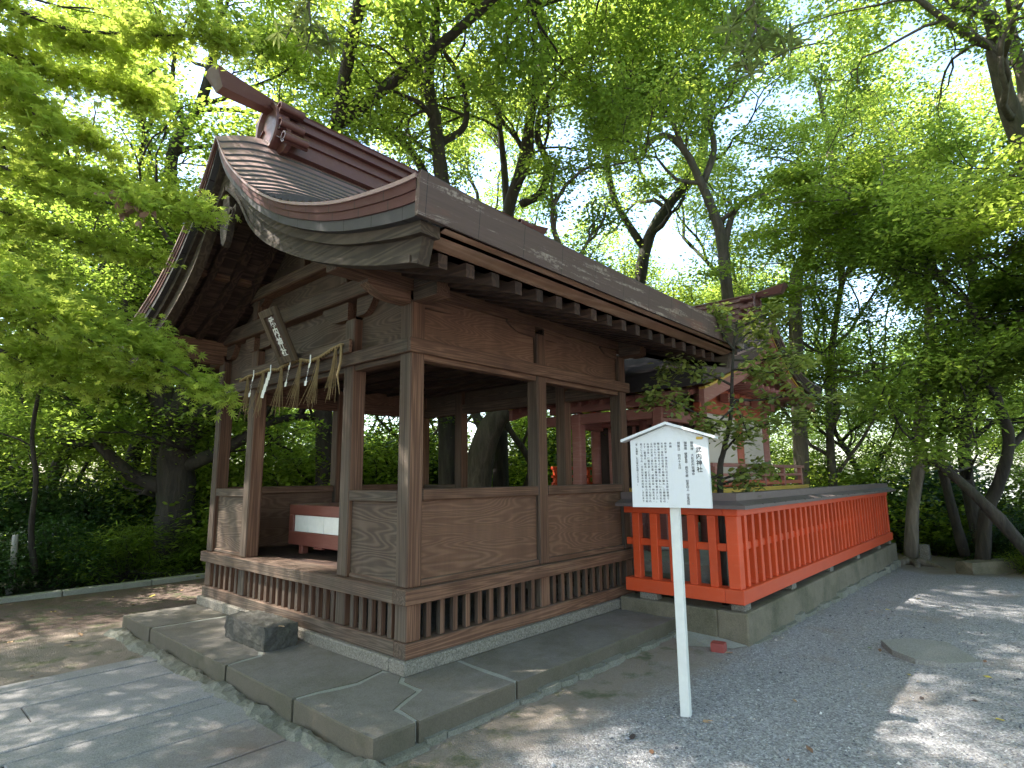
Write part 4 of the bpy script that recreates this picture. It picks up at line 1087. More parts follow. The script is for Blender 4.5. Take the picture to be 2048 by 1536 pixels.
class Tree:
    def __init__(s, seed): s.r = random.Random(seed); s.np = np.random.default_rng(seed); s.mb = MB(); s.cl = []   # clusters: pos, radius
    def limb(s, pts, r0, r1, sides=7):
        # smooth polyline by catmull-rom
        P_ = [np.array(p, float) for p in pts]; out = []
        if len(P_) > 2:
            Q = [2*P_[0]-P_[1]]+P_+[2*P_[-1]-P_[-2]]
            for i in range(1, len(Q)-2):
                for k in range(4):
                    t = k/4; a, b_, c, d = Q[i-1], Q[i], Q[i+1], Q[i+2]
                    out.append(.5*((2*b_)+(c-a)*t+(2*a-5*b_+4*c-d)*t*t+(3*b_-a-3*c+d)*t**3))
            out.append(P_[-1])
        else: out = P_
        n = len(out); rs = [r0+(r1-r0)*(i/(n-1))**.9 for i in range(n)]
        rs = [r*(1+s.r.uniform(-.07, .07)) for r in rs]
        s.mb.tube(out, rs, sides); return out, rs
    def grow(s, p, d, L, r, lvl, maxl, up=.15, wig=.28, cr=.55, flat=.0):
        d = np.array(d, float); d /= np.linalg.norm(d); p = np.array(p, float)
        n = 5; pts = [p]; dirs = [d]
        for i in range(n):
            d = d+s.np.normal(0, wig, 3)*(.6 if i == 0 else 1)+np.array([0, 0, up]); 
            if flat: d[2] *= (1-flat)
            d /= np.linalg.norm(d); p = p+d*L/n; pts.append(p); dirs.append(d)
        s.mb.tube(pts, [r*(1-.55*i/n) for i in range(n+1)], 6 if lvl < 2 else 4 if lvl < 3 else 3)
        if lvl >= maxl:
            for i in range(2, n+1): s.cl.append((pts[i], cr*s.r.uniform(.7, 1.2)))
            return
        k = 3 if lvl < maxl-1 else 4
        for i in range(k):
            j = s.r.choice(range(1, n+1)) if i else n
            dd = dirs[j]; a = s.np.normal(0, 1, 3); a -= dd*(a@dd); a /= np.linalg.norm(a)+1e-9
            if flat: a[2] *= .4
            ang = s.r.uniform(.35, .95) if i else s.r.uniform(.1, .4)
            s.grow(pts[j], dd*math.cos(ang)+a*math.sin(ang), L*s.r.uniform(.58, .8), r*(.5 if i else .62)*(1-.1*j/n), lvl+1, maxl, up, wig, cr, flat)
    def finish(s, name, bark, leafm, shape, n_leaf, size, flat=.45, droop=.25, spread=.66, updir=1.0, part='crown', wname='trunk'):
        c = np.array([x[0] for x in s.cl]); R = np.array([x[1] for x in s.cl]); g = s.np
        k = g.integers(0, len(c), n_leaf); u = g.normal(0, .5, (n_leaf, 3)); u[:, 2] *= flat
        off = u*R[k][:, None]*spread; pos = c[k]+off
        nr = np.tile([0, 0, updir], (n_leaf, 1))+g.normal(0, .42, (n_leaf, 3))
        tip = off*np.array([1, 1, .3])/(R[k][:, None]*.5)+g.normal(0, .5, (n_leaf, 3)); tip[:, 2] -= droop
        me = leaves_mesh(part, pos, nr, tip, size*g.uniform(.6, 1.25, n_leaf), shape, leafm)
        wood_me = None
        bpy.context.view_layer.update()
        wm = bpy.data.meshes.new(wname); wm.from_pydata(s.mb.v, [], s.mb.f); wm.materials.append(bark)
        wm.polygons.foreach_set('use_smooth', [True]*len(s.mb.f)); wm.update()
        return wm, me
def place_tree(name, wm, me, loc, rz, sc_, label, cat, group, pn=('trunk', 'crown')):
    e = empty(name, loc, label, cat, group); e.rotation_euler = (0, 0, rz); e.scale = (sc_,)*3
    for q, m_ in zip(pn, (wm, me)):
        if m_ is None: continue
        o = bpy.data.objects.new(q, m_); COL.objects.link(o); o.parent = e
    return e

# ---- hero trees: limb lines laid out in the wood behind the halls (u, v, distance)
GR = -.3
def hero(name, seed, limbs, r0, label, leafm, bark, shape, nl, size, group='tall trees behind the halls', grow_from=.35, L=2.6, maxl=3, base=None, cr=.6, flat=.4, kids=5, up=.1, cat='tree', spread=1.0, updir=1.0, fl=0.0, wl=()):
    spread = .66
    t = Tree(seed); first = limbs[0]
    pts0 = [P(*q) for q in first[0]]
    loc = Vector(pts0[0]) if base is None else Vector(base)
    off = np.array(loc)
    for li, (px, ra, rb) in enumerate(limbs):
        W = [P(*q)-off for q in px]
        if li == 0 and base is not None: W = [np.zeros(3)]+W
        out, rs = t.limb(W, ra, rb, 10 if ra > .1 else 7)
        n = len(out)
        for k in range(kids):
            i = int(n*(grow_from+(1-grow_from)*(k+.5)/kids)); i = min(i, n-1)
            d = out[min(i+1, n-1)]-out[max(0, i-1)]; d /= np.linalg.norm(d)
            a = t.np.normal(0, 1, 3); a -= d*(a@d); a /= np.linalg.norm(a)
            t.grow(out[i], d*.5+a, L*t.r.uniform(.5, 1), max(rs[i]*.5, .015), 1, maxl, up, .3, cr, fl)
        d = out[-1]-out[-2]; t.grow(out[-1], d, L*.7, rb*.9, 1, maxl, up, .3, cr, fl)
    for W, ra, rb in wl:
        out, rs = t.limb([np.array(p_)-off for p_ in W], ra, rb, 8)
        for k in range(6):
            i = int(len(out)*(.45+.55*(k+.5)/6)); i = min(i, len(out)-2); d = out[i+1]-out[i]; a = t.np.normal(0, 1, 3); a[2] *= .5
            t.grow(out[i], d/np.linalg.norm(d)*.4+a/np.linalg.norm(a), L*t.r.uniform(.7, 1), max(rs[i]*.5, .02), 1, maxl, up, .3, cr, fl)
    wm, me = t.finish(name, bark, leafm, shape, nl, size, flat, spread=spread, updir=updir)
    return place_tree(name, wm, me, loc, 0, 1, label, cat, group)
def gb(u, v, t, z=GR):   # ground point below an image column at a distance
    p = P(u, v, t); return (p[0], p[1], z)
hero('camphor_tree', 1, [([(895,600,13),(892,440,13),(880,330,13),(872,260,13),(862,205,13),(835,140,13.2),(812,70,13.3),(790,-30,13.5)], .20, .10),
    ([(862,205,13),(857,150,12.8),(868,90,12.6),(872,20,12.5),(884,-60,12.5)], .14, .09), ([(875,290,13),(930,250,13.3),(925,170,13.4),(880,90,13.5)], .09, .05),
    ([(895,450,13),(840,330,13.6),(800,280,14),(740,230,14)], .12, .06)], .3, 'tall dark forked tree rising behind the ridge of the wooden hall', LM_BR, BK_D, 'oval', 45000, 0.086, base=gb(898,700,13), kids=5, up=.05, cr=.65)
hero('camphor_tree', 2, [([(1000,600,14.5),(1010,470,14.5),(1022,400,14.5),(1045,330,14.5),(1062,230,14.5),(1082,130,14.5),(1086,60,14.6),(1070,-30,14.7)], .19, .10),
    ([(1040,410,14.3),(1082,385,14.2),(1096,330,14.1),(1075,275,14),(1085,215,14),(1130,150,14),(1165,100,14)], .11, .05), ([(1015,440,14.5),(1008,330,14.9),(998,240,15),(1003,200,15)], .10, .07)],
    .3, 'second tall dark tree behind the hall, with a side limb bending in an S', LM_BR, BK_D, 'oval', 45000, 0.086, base=gb(1000,700,14.5), kids=5, up=.05, cr=.65)
hero('maple_tree', 3, [([(1462,660,13),(1455,590,13),(1443,480,13),(1425,420,13),(1395,350,13),(1368,300,13),(1330,270,13),(1290,290,12.6)], .17, .05),
    ([(1405,370,13),(1428,300,13),(1420,240,13),(1442,180,13),(1500,150,13)], .085, .04), ([(1447,500,13),(1470,420,13),(1530,380,13),(1600,355,13),(1660,335,13)], .08, .03),
    ([(1368,300,13),(1330,215,13),(1280,160,13)], .06, .03)], .2, 'slender grey maple with spreading wavy limbs over the red shrine roof', LM_BR, BK_M, 'oval', 37500, 0.081, base=gb(1466,760,13), kids=4, L=2.2, cr=.6, flat=.25, fl=.25)
hero('pale_tree', 4, [([(1590,600,15),(1612,520,15),(1622,460,15),(1645,400,15),(1665,340,15),(1662,300,15)], .20, .09), ([(1630,440,15),(1690,390,15),(1740,350,14.8),(1800,320,14.5)], .10, .04),
    ([(1625,470,15),(1700,440,15),(1760,400,15)], .07, .03)], .2, 'pale barked tree forking behind the gable end of the red shrine', LM_BR, BK_P, 'oval', 32500, 0.086, base=gb(1585,800,15), kids=4, cr=.7, flat=.3)
hero('grey_barked_tree', 5, [([(2120,620,9.5),(2095,420,9.5),(2045,290,9.4),(2010,190,9.3),(1990,95,9.2)], .19, .12), ([(1990,95,9.2),(1940,75,9),(1890,40,8.9),(1820,-15,8.8)], .07, .04),
    ([(1995,100,9.2),(1970,20,9.2),(1950,-30,9.2)], .08, .05), ([(1992,95,9.2),(2030,20,9.2),(2050,-40,9.2)], .06, .04), ([(2040,290,9.4),(2050,180,9.6),(2020,60,9.6)], .13, .08)],
    .2, 'lichen grey forked tree at the upper right edge', LM_MD, BK_M, 'oval', 20000, 0.076, base=gb(2140,1150,9.6), kids=3, L=1.8, cr=.45)
hero('slender_tree', 6, [([(1822,1112,11.5),(1826,1010,11.5),(1838,930,11.5),(1838,850,11.5),(1846,760,11.4),(1858,660,11.3),(1856,560,11.2),(1850,470,11)], .125, .06),
    ([(1856,600,11.2),(1800,560,11.2),(1750,530,11.2)], .05, .02), ([(1856,560,11.2),(1930,520,10.6),(2040,500,10)], .05, .02), ([(1850,520,11.2),(1810,440,11.2),(1750,400,11.2)], .05, .02), ([(1850,480,11),(1900,400,10.6),(1990,370,10)], .05, .02)],
    .2, 'slim pale curving tree at the far end of the red fence, crown in flat layers', LM_BR, BK_P, 'oval', 36000, 0.092, kids=4, L=2.2, cr=.55, flat=.22, fl=.55, grow_from=.55, group=None, up=.02)
hero('dark_leaning_tree', 7, [([(1965,1130,10.5),(1972,1030,10.5),(2000,960,10.5),(2018,880,10.5),(1998,810,10.5),(1972,740,10.4),(1950,650,10.2)], .125, .06), ([(2015,900,10.5),(2060,850,10.8),(2100,760,11)], .07, .04)],
    .2, 'dark crooked tree trunk in the shade at the right edge', LM_MD, BK_D, 'oval', 30000, 0.092, kids=4, L=2.2, cr=.6, grow_from=.5)
hero('dark_leaning_tree', 8, [([(1930,1110,11.5),(1900,1000,11.5),(1880,900,11.5),(1890,810,11.4),(1860,720,11.3),(1880,640,11.2)], .10, .05)],
    .2, 'dark tree trunk just left of the fallen limb, in deep shade', LM_MD, BK_D, 'oval', 27500, 0.092, kids=4, L=2.2, cr=.6, grow_from=.5)
mb = MB(); pp = [P(*q) for q in [(1846,925,9.6),(1868,922,9.5),(1905,950,9.4),(1942,982,9.3),(1968,1008,9.2),(1995,1035,9.1),(2048,1095,9.0),(2085,1140,8.9)]]
mb.tube(pp, [.04,.07,.07,.075,.08,.10,.085,.085], 12)
tag(recalc(mb.build('fallen_limb', BK_D, smooth=True)), 'thick bare dead limb leaning down diagonally from left to right at the right edge', 'limb')
hero('broad_tree', 9, [([(345,1125,11),(352,1010,11),(352,920,11),(360,870,11)], .36, .30), ([(358,875,11),(320,800,11),(290,740,11),(262,660,11),(250,560,11)], .20, .10), ([(362,870,11),(420,820,11),(480,770,11.3),(600,700,11.8)], .20, .10),
    ([(330,815,11),(330,700,11.3),(360,600,11.6)], .12, .07)], .36, 'stout furrowed trunk splitting low, behind the left end of the hall', LM_MD, BK_D, 'oval', 30000, 0.092, kids=4, L=2.8, cr=.7, grow_from=.3)
hero('broad_tree', 10, [([(235,1150,13),(245,1040,13),(262,930,13),(290,830,13),(270,700,13),(280,560,13)], .22, .09)], .3, 'darker straight trunk left of the stout furrowed one', LM_BR, BK_D, 'oval', 22000, 0.092, kids=5, L=2.8, cr=.75, grow_from=.3)
hero('thin_stem', 11, [([(70,1150,8.5),(62,1060,8.5),(72,960,8.4),(64,870,8.3),(80,760,8.2),(75,660,8)], .045, .02)], .05, 'thin wavy stem standing at the far left under the maple', LM_MD, BK_D, 'oval', 9000, .065, kids=4, L=1.3, cr=.45, grow_from=.3, group=None)
hero('leaning_trunk_tree', 12, [([(945,1100,12.5),(955,980,12.5),(965,900,12.5),(995,835,12.5),(1060,770,12.6),(1110,660,12.8)], .34, .2), ([(1040,1010,13.5),(1062,930,13.5),(1020,860,13.5),(1000,800,13.5)], .10, .06)],
    .3, 'thick leaning trunk seen through the hall between its posts', LM_MD, BK_M, 'oval', 26000, 0.092, kids=4, L=2.6, cr=.7, grow_from=.45)
hero('dark_forked_tree', 13, [([(330,640,12.5),(340,400,12.5),(345,310,12.5),(372,255,12.5),(402,205,12.5),(425,120,12.5),(440,20,12.5)], .16, .08), ([(372,255,12.5),(345,180,12.5),(352,90,12.5)], .07, .04), ([(400,210,12.5),(470,190,12.8),(560,150,13)], .06, .03)],
    .2, 'dark sinuous tree behind the ridge tip of the wooden hall', LM_BR, BK_D, 'oval', 37500, 0.097, base=gb(330,900,12.5), kids=5, L=2.3, cr=.6)
hero('camphor_tree', 14, [([(1270,700,17),(1280,560,17),(1300,470,17),(1345,400,17),(1400,330,17),(1410,200,17),(1380,60,17)], .22, .1), ([(1290,500,17),(1230,400,17),(1215,300,17),(1240,180,17),(1270,60,17)], .12, .06)],
    .3, 'leaning dark tree between the two roofs, further back', LM_BR, BK_D, 'oval', 37500, 0.092, base=gb(1265,900,17), kids=5, L=3, cr=.8)

hero('added_shade_tree', 15, [([(640,1100,12),(650,900,12),(640,700,11.5),(650,500,11.5)], .2, .16)], .3, 'added tree behind the hall, its high limbs placed to shade the gravel', LM_MD, BK_D, 'oval', 120000, 0.12, kids=1, L=2.8, cr=.95, grow_from=.8,
   wl=[([(3.6,8.2,6),(3.0,6.5,8.8),(2.2,4.2,10.6),(1.8,1.8,11.6),(1.5,.2,12)], .18, .06), ([(3.0,6.5,8.8),(4.2,4.2,10.4),(4.6,2.2,11.2),(4.8,.6,11.6)], .12, .05), ([(2.2,4.2,10.6),(.2,2.8,11.6),(-.8,.8,12.2),(-1.2,-.8,12.4)], .10, .05), ([(.2,2.8,11.6),(-1.0,2.5,11.5),(-2.0,2.3,11.5),(-2.9,2.2,11.6)], .07, .04), ([(1.8,1.8,11.6),(1.1,1.6,11.4),(.4,1.5,11.3),(-.2,1.4,11.3)], .06, .03), ([(-.8,.8,12.2),(-1.6,-.6,12.2),(-2.4,-1.4,12.2)], .06, .03), ([(4.6,2.2,11.2),(6.0,1.4,11.6),(7.2,.6,12)], .08, .04)])  # tree added to shade the gravel; its high limbs cross the sun's path

# white dead trunk at far left
mb = MB(); mb.tube([P(10,1230,8.4), P(20,1170,8.4), P(27,1120,8.4), P(31,1070,8.4)], [.05,.048,.042,.036], 9)
tag(mb.build('dead_tree', simple('pale_dead_wood', (.30,.28,.25), .8, 9, .3, .4), smooth=True), 'short pale sunlit dead trunk at the far left beyond the kerb', 'dead tree')

# ---- filler trees: four grown shapes, copied
fill = []
for k, (lm, H_, seed) in enumerate([(LM_BR, 11, 31), (LM_MD, 12, 32), (LM_MD, 9, 33), (LM_BR, 13, 34)]):
    t = Tree(seed); r = t.r
    trunk, rs = t.limb([(0,0,-.3),(r.uniform(-.3,.3),r.uniform(-.3,.3),H_*.2),(r.uniform(-.5,.5),r.uniform(-.5,.5),H_*.4),(r.uniform(-.9,.9),r.uniform(-.9,.9),H_*.6)], .15, .08, 8)
    for i in range(9):
        f = .25+.75*i/8; j = min(len(trunk)-1, int(f*len(trunk))); a = i*2.4+r.uniform(-.4,.4)
        t.grow(trunk[j], (math.cos(a), math.sin(a), .75), H_*.24*r.uniform(.8, 1.2), .06, 1, 3, .10, .3, .85)
    t.grow(trunk[-1], (0, 0, 1), H_*.28, .1, 1, 3, .12, .3, .85)
    fill.append(t.finish('t', BK_D if k != 3 else BK_M, lm, 'diamond', 42000, .10, .5))
rng = random.Random(77)
spots = []
az0, az1 = rad(-8), rad(92)
def blocked(x, y): return (x < 11.6 and -3.0 < y < 7.6) or (x < 1.5 and y < 9)
kinds = [0, 1, 3, 2]
for ring_, (dist, cnt) in enumerate([(15.5, 6), (20, 8), (25, 10), (31, 10)]):
    for i in range(cnt):
        a = az0+(az1-az0)*(i+rng.uniform(.15, .85))/cnt; d = dist*rng.uniform(.93, 1.08)
        x, y = CAM[0]+d*math.cos(a), CAM[1]+d*math.sin(a)
        if blocked(x, y): continue
        # leave the sky hole above the ridge
        u_ = 1024+FOC*((x-CAM[0])*CR[0]+(y-CAM[1])*CR[1])/((x-CAM[0])*CF[0]+(y-CAM[1])*CF[1])
        if 880 < u_ < 1000: continue
        spots.append((x, y, rng.choice(kinds), u_, ring_))
depthw = ['near', 'middle', 'far', 'farthest']
hues = {0: 'bright green', 1: 'mid green', 2: 'dark evergreen', 3: 'tall fresh green'}
def where(u_):
    for lim, wd in ((100, 'at the far left edge'), (420, 'left of the wooden hall'), (800, 'behind the wooden hall roof'), (1150, 'behind the centre of the hall'), (1400, 'between the two roofs'), (1650, 'behind the red shrine'), (1900, 'beyond the end of the red fence')):
        if u_ < lim: return wd
    return 'at the right edge'
for i, (x, y, k, u_, rg) in enumerate(spots):
    place_tree('woodland_tree', *fill[k], (x, y, gheight(x, y)), rng.uniform(0, 6.28), rng.uniform(.82, 1.2), f'{hues[k]} woodland tree in the {depthw[rg]} row {where(u_)}', 'tree', 'woodland trees behind the shrine')

# ---- trees on the sun side, off to the left and behind the camera, whose crowns shade the yard
for i, (x, y, k, s) in enumerate([(-9.8, 8.6, 1, 1.0), (-7.5, 1.0, 3, .95), (-11, 3.5, 0, 1.05), (-5.0, 10.5, 3, .9), (-9.5, -3.2, 1, 1.0), (-10.5, 6.5, 3, 1.2), (1.0, -7.5, 3, .8), (6.0, -8.0, 0, 1.0),  (-1.5, 13, 0, 1.0), (4, -9.5, 1, .9), (10.5, -6.8, 1, .85), (-4.5, -9, 0, .9)]):
    place_tree('woodland_tree', *fill[k], (x, y, GZ-.1), i*1.3, s, ['tree left of the yard', 'tree beside the paved path', 'tree far left of the path', 'tree left behind the hall', 'tree behind the viewer on the left', 'tall tree further left of the path', 'tree close on the right of the viewer', 'tree right of the yard farther along',  'tree beyond the kerb', 'tree right of the yard', 'tree at the right of the gravel', 'tree behind the viewer'][i]+', shading the ground', 'tree', 'trees around the yard')

# ---- near maple at the left: sprays of star-shaped leaves
def spray(seed, lines, width, nl, size, thick_=.22):
    """lines: branch polylines in world; leaves on side twigs in near-horizontal layers"""
    g = np.random.default_rng(seed); r = random.Random(seed); pos = []; tipd = []
    mb = MB()
    for pts in lines:
        pts = [np.array(p) for p in pts]; n = len(pts)
        L = sum(np.linalg.norm(pts[i+1]-pts[i]) for i in range(n-1))
        mb.tube(pts, [.022-.017*i/(n-1) for i in range(n)], 5)
        m_ = int(L/.09)
        for k in range(m_):
            s = (k+r.random())/m_*(n-1); i = min(int(s), n-2); p = pts[i]+(pts[i+1]-pts[i])*(s-i)
            d = pts[i+1]-pts[i]; d /= np.linalg.norm(d); side = np.cross(d, [0, 0, 1]); side /= np.linalg.norm(side)+1e-9
            w_ = width*(1-.55*s/(n-1))*r.uniform(.4, 1); sg_ = r.choice((-1, 1))
            e = p+(side*sg_*.8+d*.7+np.array([0, 0, r.uniform(-.35, .12)]))*w_; mid = (p+e)/2+np.array([0, 0, .03])
            mb.tube([p, mid, e], [.006, .004, .002], 3)
            for q in range(int(10*w_/.35)+3):
                f = r.uniform(.15, 1.05); b_ = p+(e-p)*f+g.normal(0, .05, 3)*np.array([1, 1, .6]); pos.append(b_+np.array([0, 0, .03*math.sin(f*3)])); tipd.append((e-p)/w_+g.normal(0, .5, 3))
    pos = np.array(pos); tipd = np.array(tipd); n = len(pos)
    if n < nl:
        k = g.integers(0, n, nl-n); pos = np.concatenate([pos, pos[k]+g.normal(0, thick_*.35, (nl-n, 3))*np.array([1, 1, .55])]); tipd = np.concatenate([tipd, tipd[k]+g.normal(0, .4, (nl-n, 3))])
    tipd[:, 2] -= .35; nr = np.tile([0, 0, 1.0], (len(pos), 1))+g.normal(0, .5, (len(pos), 3))
    return mb, pos, nr, tipd, size*g.uniform(.65, 1.2, len(pos))
def px(*q): return [P(*a) for a in q]
def sprays(name, seed, bundle, width, nl, size, label, group=None):
    mb, pos, nr, tp, sz = spray(seed, bundle, width, nl, size)
    e = empty(name, tuple(np.array(bundle[0][0])), label, 'branch', group)
    o = mb.build('branch_wood', BK_D, None, True); o.parent = e; o.matrix_parent_inverse = Matrix.Translation(-Vector(e.location))
    me = leaves_mesh('leaves', pos, nr, tp, sz, 'star', LM_MP); o = bpy.data.objects.new('leaves', me); COL.objects.link(o); o.parent = e; o.matrix_parent_inverse = Matrix.Translation(-Vector(e.location)); return e
sprays('maple_branch', 51, [px((-160,420,4.2),(0,540,4.3),(130,620,4.4),(260,690,4.5),(370,745,4.55),(425,785,4.6)), px((-160,480,4.6),(0,620,4.7),(120,690,4.8),(220,740,4.9),(300,760,5)), px((-160,330,4.8),(0,490,4.9),(120,570,4.9),(250,650,4.9),(330,700,4.9)),
   px((-160,560,4.4),(-20,690,4.4),(80,740,4.5),(170,780,4.6)), px((-100,520,3.9),(20,590,4.0),(120,640,4.1),(210,700,4.2))], .40, 8500, .062, 'lowest maple branch of green star-shaped leaves drooping in from the left to the hall post', 'maple branches at the left')
sprays('maple_branch', 52, [px((-160,180,4.6),(0,330,4.7),(120,390,4.8),(240,410,4.85),(340,420,4.9),(425,432,4.95)), px((-160,260,5),(0,420,5.1),(110,470,5.2),(220,500,5.2),(320,520,5.3)), px((-160,220,5.2),(20,300,5.3),(130,350,5.3),(260,380,5.3),(380,405,5.3))],
   .34, 4800, .062, 'middle maple branch reaching across the left toward the gable', 'maple branches at the left')
sprays('maple_branch', 53, [px((-160,-80,4.4),(0,10,4.5),(140,60,4.6),(280,70,4.7),(400,70,4.8),(450,95,4.9)), px((-160,0,5),(0,100,5),(120,150,5.1),(230,170,5.1),(300,200,5.2)), px((-120,140,5.5),(10,210,5.5),(120,250,5.6),(200,300,5.6)), px((-160,60,4.2),(-20,150,4.3),(60,210,4.4),(90,280,4.5))],
   .40, 8500, .062, 'topmost maple branch, bright yellow-green in the sun at the upper left corner', 'maple branches at the left')
# maple stem that carries these branches, standing just outside the left edge
t = Tree(61); b0 = P(-330, 1250, 5.2); b0[2] = GZ-.05
lim = [b0]+px((-330,800,5.2),(-280,480,5.1),(-240,250,5),(-200,60,4.9),(-150,-150,4.9))
out, rs = t.limb([p-b0 for p in lim], .10, .05, 8)
for a in ((-160,420,4.2),(-160,180,4.6),(-160,-80,4.4),(-160,0,5)):
    q = P(*a)-b0; j = min(range(len(out)), key=lambda i: abs(out[i][2]-q[2]+.3)); t.mb.tube([out[j], (out[j]+q)/2+np.array([0,0,.1]), q], [.04,.03,.022], 6)
for k in range(5): t.grow(out[-1-k*2], t.np.normal(0, 1, 3)*np.array([1,1,.3])+np.array([0,0,.5]), 1.6, .03, 1, 3, .05, .3, .4, .3)
wm, me = t.finish('t', BK_D, LM_MP, 'diamond', 8000, .06, .3)
place_tree('maple_tree', wm, me, Vector(b0), 0, 1, 'maple stem just outside the left edge that carries the near branches', 'tree', None)

# hanging sprigs with long narrow leaves at the top
def sprig(seed, lines, label):
    g = np.random.default_rng(seed); mb = MB(); pos = []; tp = []; nr = []
    for pts in lines:
        mb.tube(pts, [.012-.006*i/(len(pts)-1) for i in range(len(pts))], 5)
        for j in range(1, len(pts)):
            c = np.array(pts[j])
            for w_ in range(2):
                cc = c+g.normal(0, .03, 3)+(np.array(pts[j-1])-c)*w_*.35
                for k in range(13):
                    a = g.uniform(0, 6.28); d = np.array([math.cos(a), math.sin(a), g.uniform(-.5, .5)]); pos.append(cc); tp.append(d); nr.append(np.array([0,0,1.])+g.normal(0, .4, 3))
    e = empty('hanging_sprig', tuple(lines[0][0]), label, 'branch', 'hanging sprigs at the top')
    o = mb.build('twig', BK_M, None, True); o.parent = e; o.matrix_parent_inverse = Matrix.Translation(-Vector(e.location))
    n = len(pos); me = leaves_mesh('leaves', np.array(pos), np.array(nr), np.array(tp), .15*g.uniform(.7, 1.2, n), 'lance', LM_PI)
    o = bpy.data.objects.new('leaves', me); COL.objects.link(o); o.parent = e; o.matrix_parent_inverse = Matrix.Translation(-Vector(e.location))
sprig(71, [px((1505,-60,4.6),(1508,0,4.6),(1512,60,4.6),(1525,100,4.6)), px((1508,10,4.6),(1470,40,4.7),(1450,90,4.7)), px((1512,60,4.6),(1480,110,4.55),(1500,150,4.5)), px((1512,50,4.6),(1560,70,4.6),(1570,100,4.6))], 'sprig of long narrow leaves hanging down at the top right of centre')
sprig(72, [px((610,-60,5.2),(618,10,5.2),(622,60,5.2),(612,100,5.2)), px((618,10,5.2),(590,40,5.3),(570,80,5.3)), px((622,50,5.2),(650,60,5.2),(660,90,5.2))], 'sprig of long narrow leaves hanging at the top left above the ridge ornament')

# ---- young camellia inside the fence
def camellia():
    D = 6.5; t = Tree(91); r = t.r
    base = P(1438, 1010, D); base[2] = .05
    W = lambda *q: [P(u, v, d)-base for u, v, d in q]
    t.limb([np.zeros(3)]+W((1440,960,D),(1448,900,D),(1462,830,D),(1464,760,D),(1468,690,D),(1475,640,D)), .042, .008, 8)
    bs = [((1447,905,D),(1480,870,D-.1),(1530,850,D-.2),(1600,845,D-.3)), ((1460,850,D),(1400,830,D-.2),(1340,800,D-.3),(1300,795,D-.3)), ((1463,800,D),(1520,800,D+.1),(1600,790,D+.1),(1690,800,D+.1)),
          ((1464,770,D),(1420,750,D),(1360,735,D),(1325,755,D)), ((1466,720,D),(1520,720,D),(1570,715,D),(1610,725,D)), ((1468,700,D),(1440,660,D),(1425,640,D),(1440,620,D)), ((1472,660,D),(1510,640,D),(1540,625,D),(1560,630,D)),
          ((1466,740,D),(1500,740,D-.3),(1540,745,D-.4),(1590,735,D-.4)), ((1462,820,D),(1430,850,D-.3),(1410,865,D-.4)), ((1440,970,D),(1480,960,D-.1),(1500,975,D-.1)), ((1442,950,D),(1410,960,D-.2),(1400,975,D-.2)), ((1440,960,D),(1500,940,D+.2),(1530,935,D+.2)),
          ((1463,790,D),(1480,830,D-.4),(1500,880,D-.5)), ((1470,690,D),(1500,665,D+.2),(1530,680,D+.2))]
    g = t.np; cl = []
    for b_ in bs:
        pts, rs = t.limb(W(*b_), .016, .005, 5)
        for p in pts[len(pts)//3:]:
            for k in range(2):
                e = p+g.normal(0, .07, 3)*np.array([1, 1, .6]); t.mb.tube([p, e], [.004, .002], 3); cl.append(e)
        cl.append(pts[-1])
    pos = []; tp = []; nr = []
    for c in cl:
        for k in range(15):
            a = g.uniform(0, 6.28); d = np.array([math.cos(a), math.sin(a), g.uniform(-.55, .15)]); pos.append(c+g.normal(0, .055, 3)); tp.append(d); nr.append(np.array([0,0,1.])+d*.25+g.normal(0, .3, 3))
    n = len(pos); me = leaves_mesh('crown', np.array(pos), np.array(nr), np.array(tp), .085*g.uniform(.6, 1.2, n), 'oval', LM_CA)
    wm = bpy.data.meshes.new('trunk'); wm.from_pydata(t.mb.v, [], t.mb.f); wm.materials.append(BK_D); wm.polygons.foreach_set('use_smooth', [True]*len(t.mb.f)); wm.update()
    place_tree('young_camellia', wm, me, Vector(base), 0, 1, 'young glossy-leaved camellia growing inside the corner of the red fence', 'tree', None)
camellia()

# ---- bushes
bush = []
for seed, lm, sh, sz, n in ((101, LM_DK, 'oval', .06, 13000), (102, LM_BR, 'oval', .055, 13000), (103, LM_MD, 'lance', .13, 5000)):
    t = Tree(seed)
    for k in range(12):
        a = k*2.4; t.grow((0, 0, 0), (math.cos(a)*.7, math.sin(a)*.7, 1), .75, .018, 1, 2, .05, .35, .38)
    bush.append(t.finish('b', BK_D, lm, sh, n, sz, .7, spread=.9, part='foliage', wname='stems'))
rng = random.Random(9)
bl = []
for i in range(10): bl.append((-6+i*1.05+rng.uniform(-.2,.2), 7.7+rng.uniform(-.1,.5), rng.choice([0,1,2,2]), rng.uniform(.55,.85), 'beyond the stone kerb at the left'))
for i in range(7): bl.append((-4+i*1.6, 10.4+rng.uniform(-.3,.5), rng.choice([0,1,1]), rng.uniform(1.1,1.6), 'in the second row beyond the kerb'))
for i in range(9): bl.append((2.6+i*1.3, 8.2+rng.uniform(-.4,1.6), rng.choice([0,1,1]), rng.uniform(1.7,2.5), 'behind the wooden hall'))
for (x, y, k, s) in ((11.4, .6, 1, 1.0), (11.8, 2.0, 0, 1.3), (11.5, 3.6, 1, 1.3), (12.2, 5, 0, 1.7), (13.0, .0, 1, .8)): bl.append((x, y, k, s, 'behind the back of the red fence'))
for i in range(26):
    a = rad(-3+i*3.9); d = rng.uniform(16.5, 20); bl.append((CAM[0]+d*math.cos(a), CAM[1]+d*math.sin(a), rng.choice([0,1]), rng.uniform(1.9, 3.0), 'in the distant thicket'))
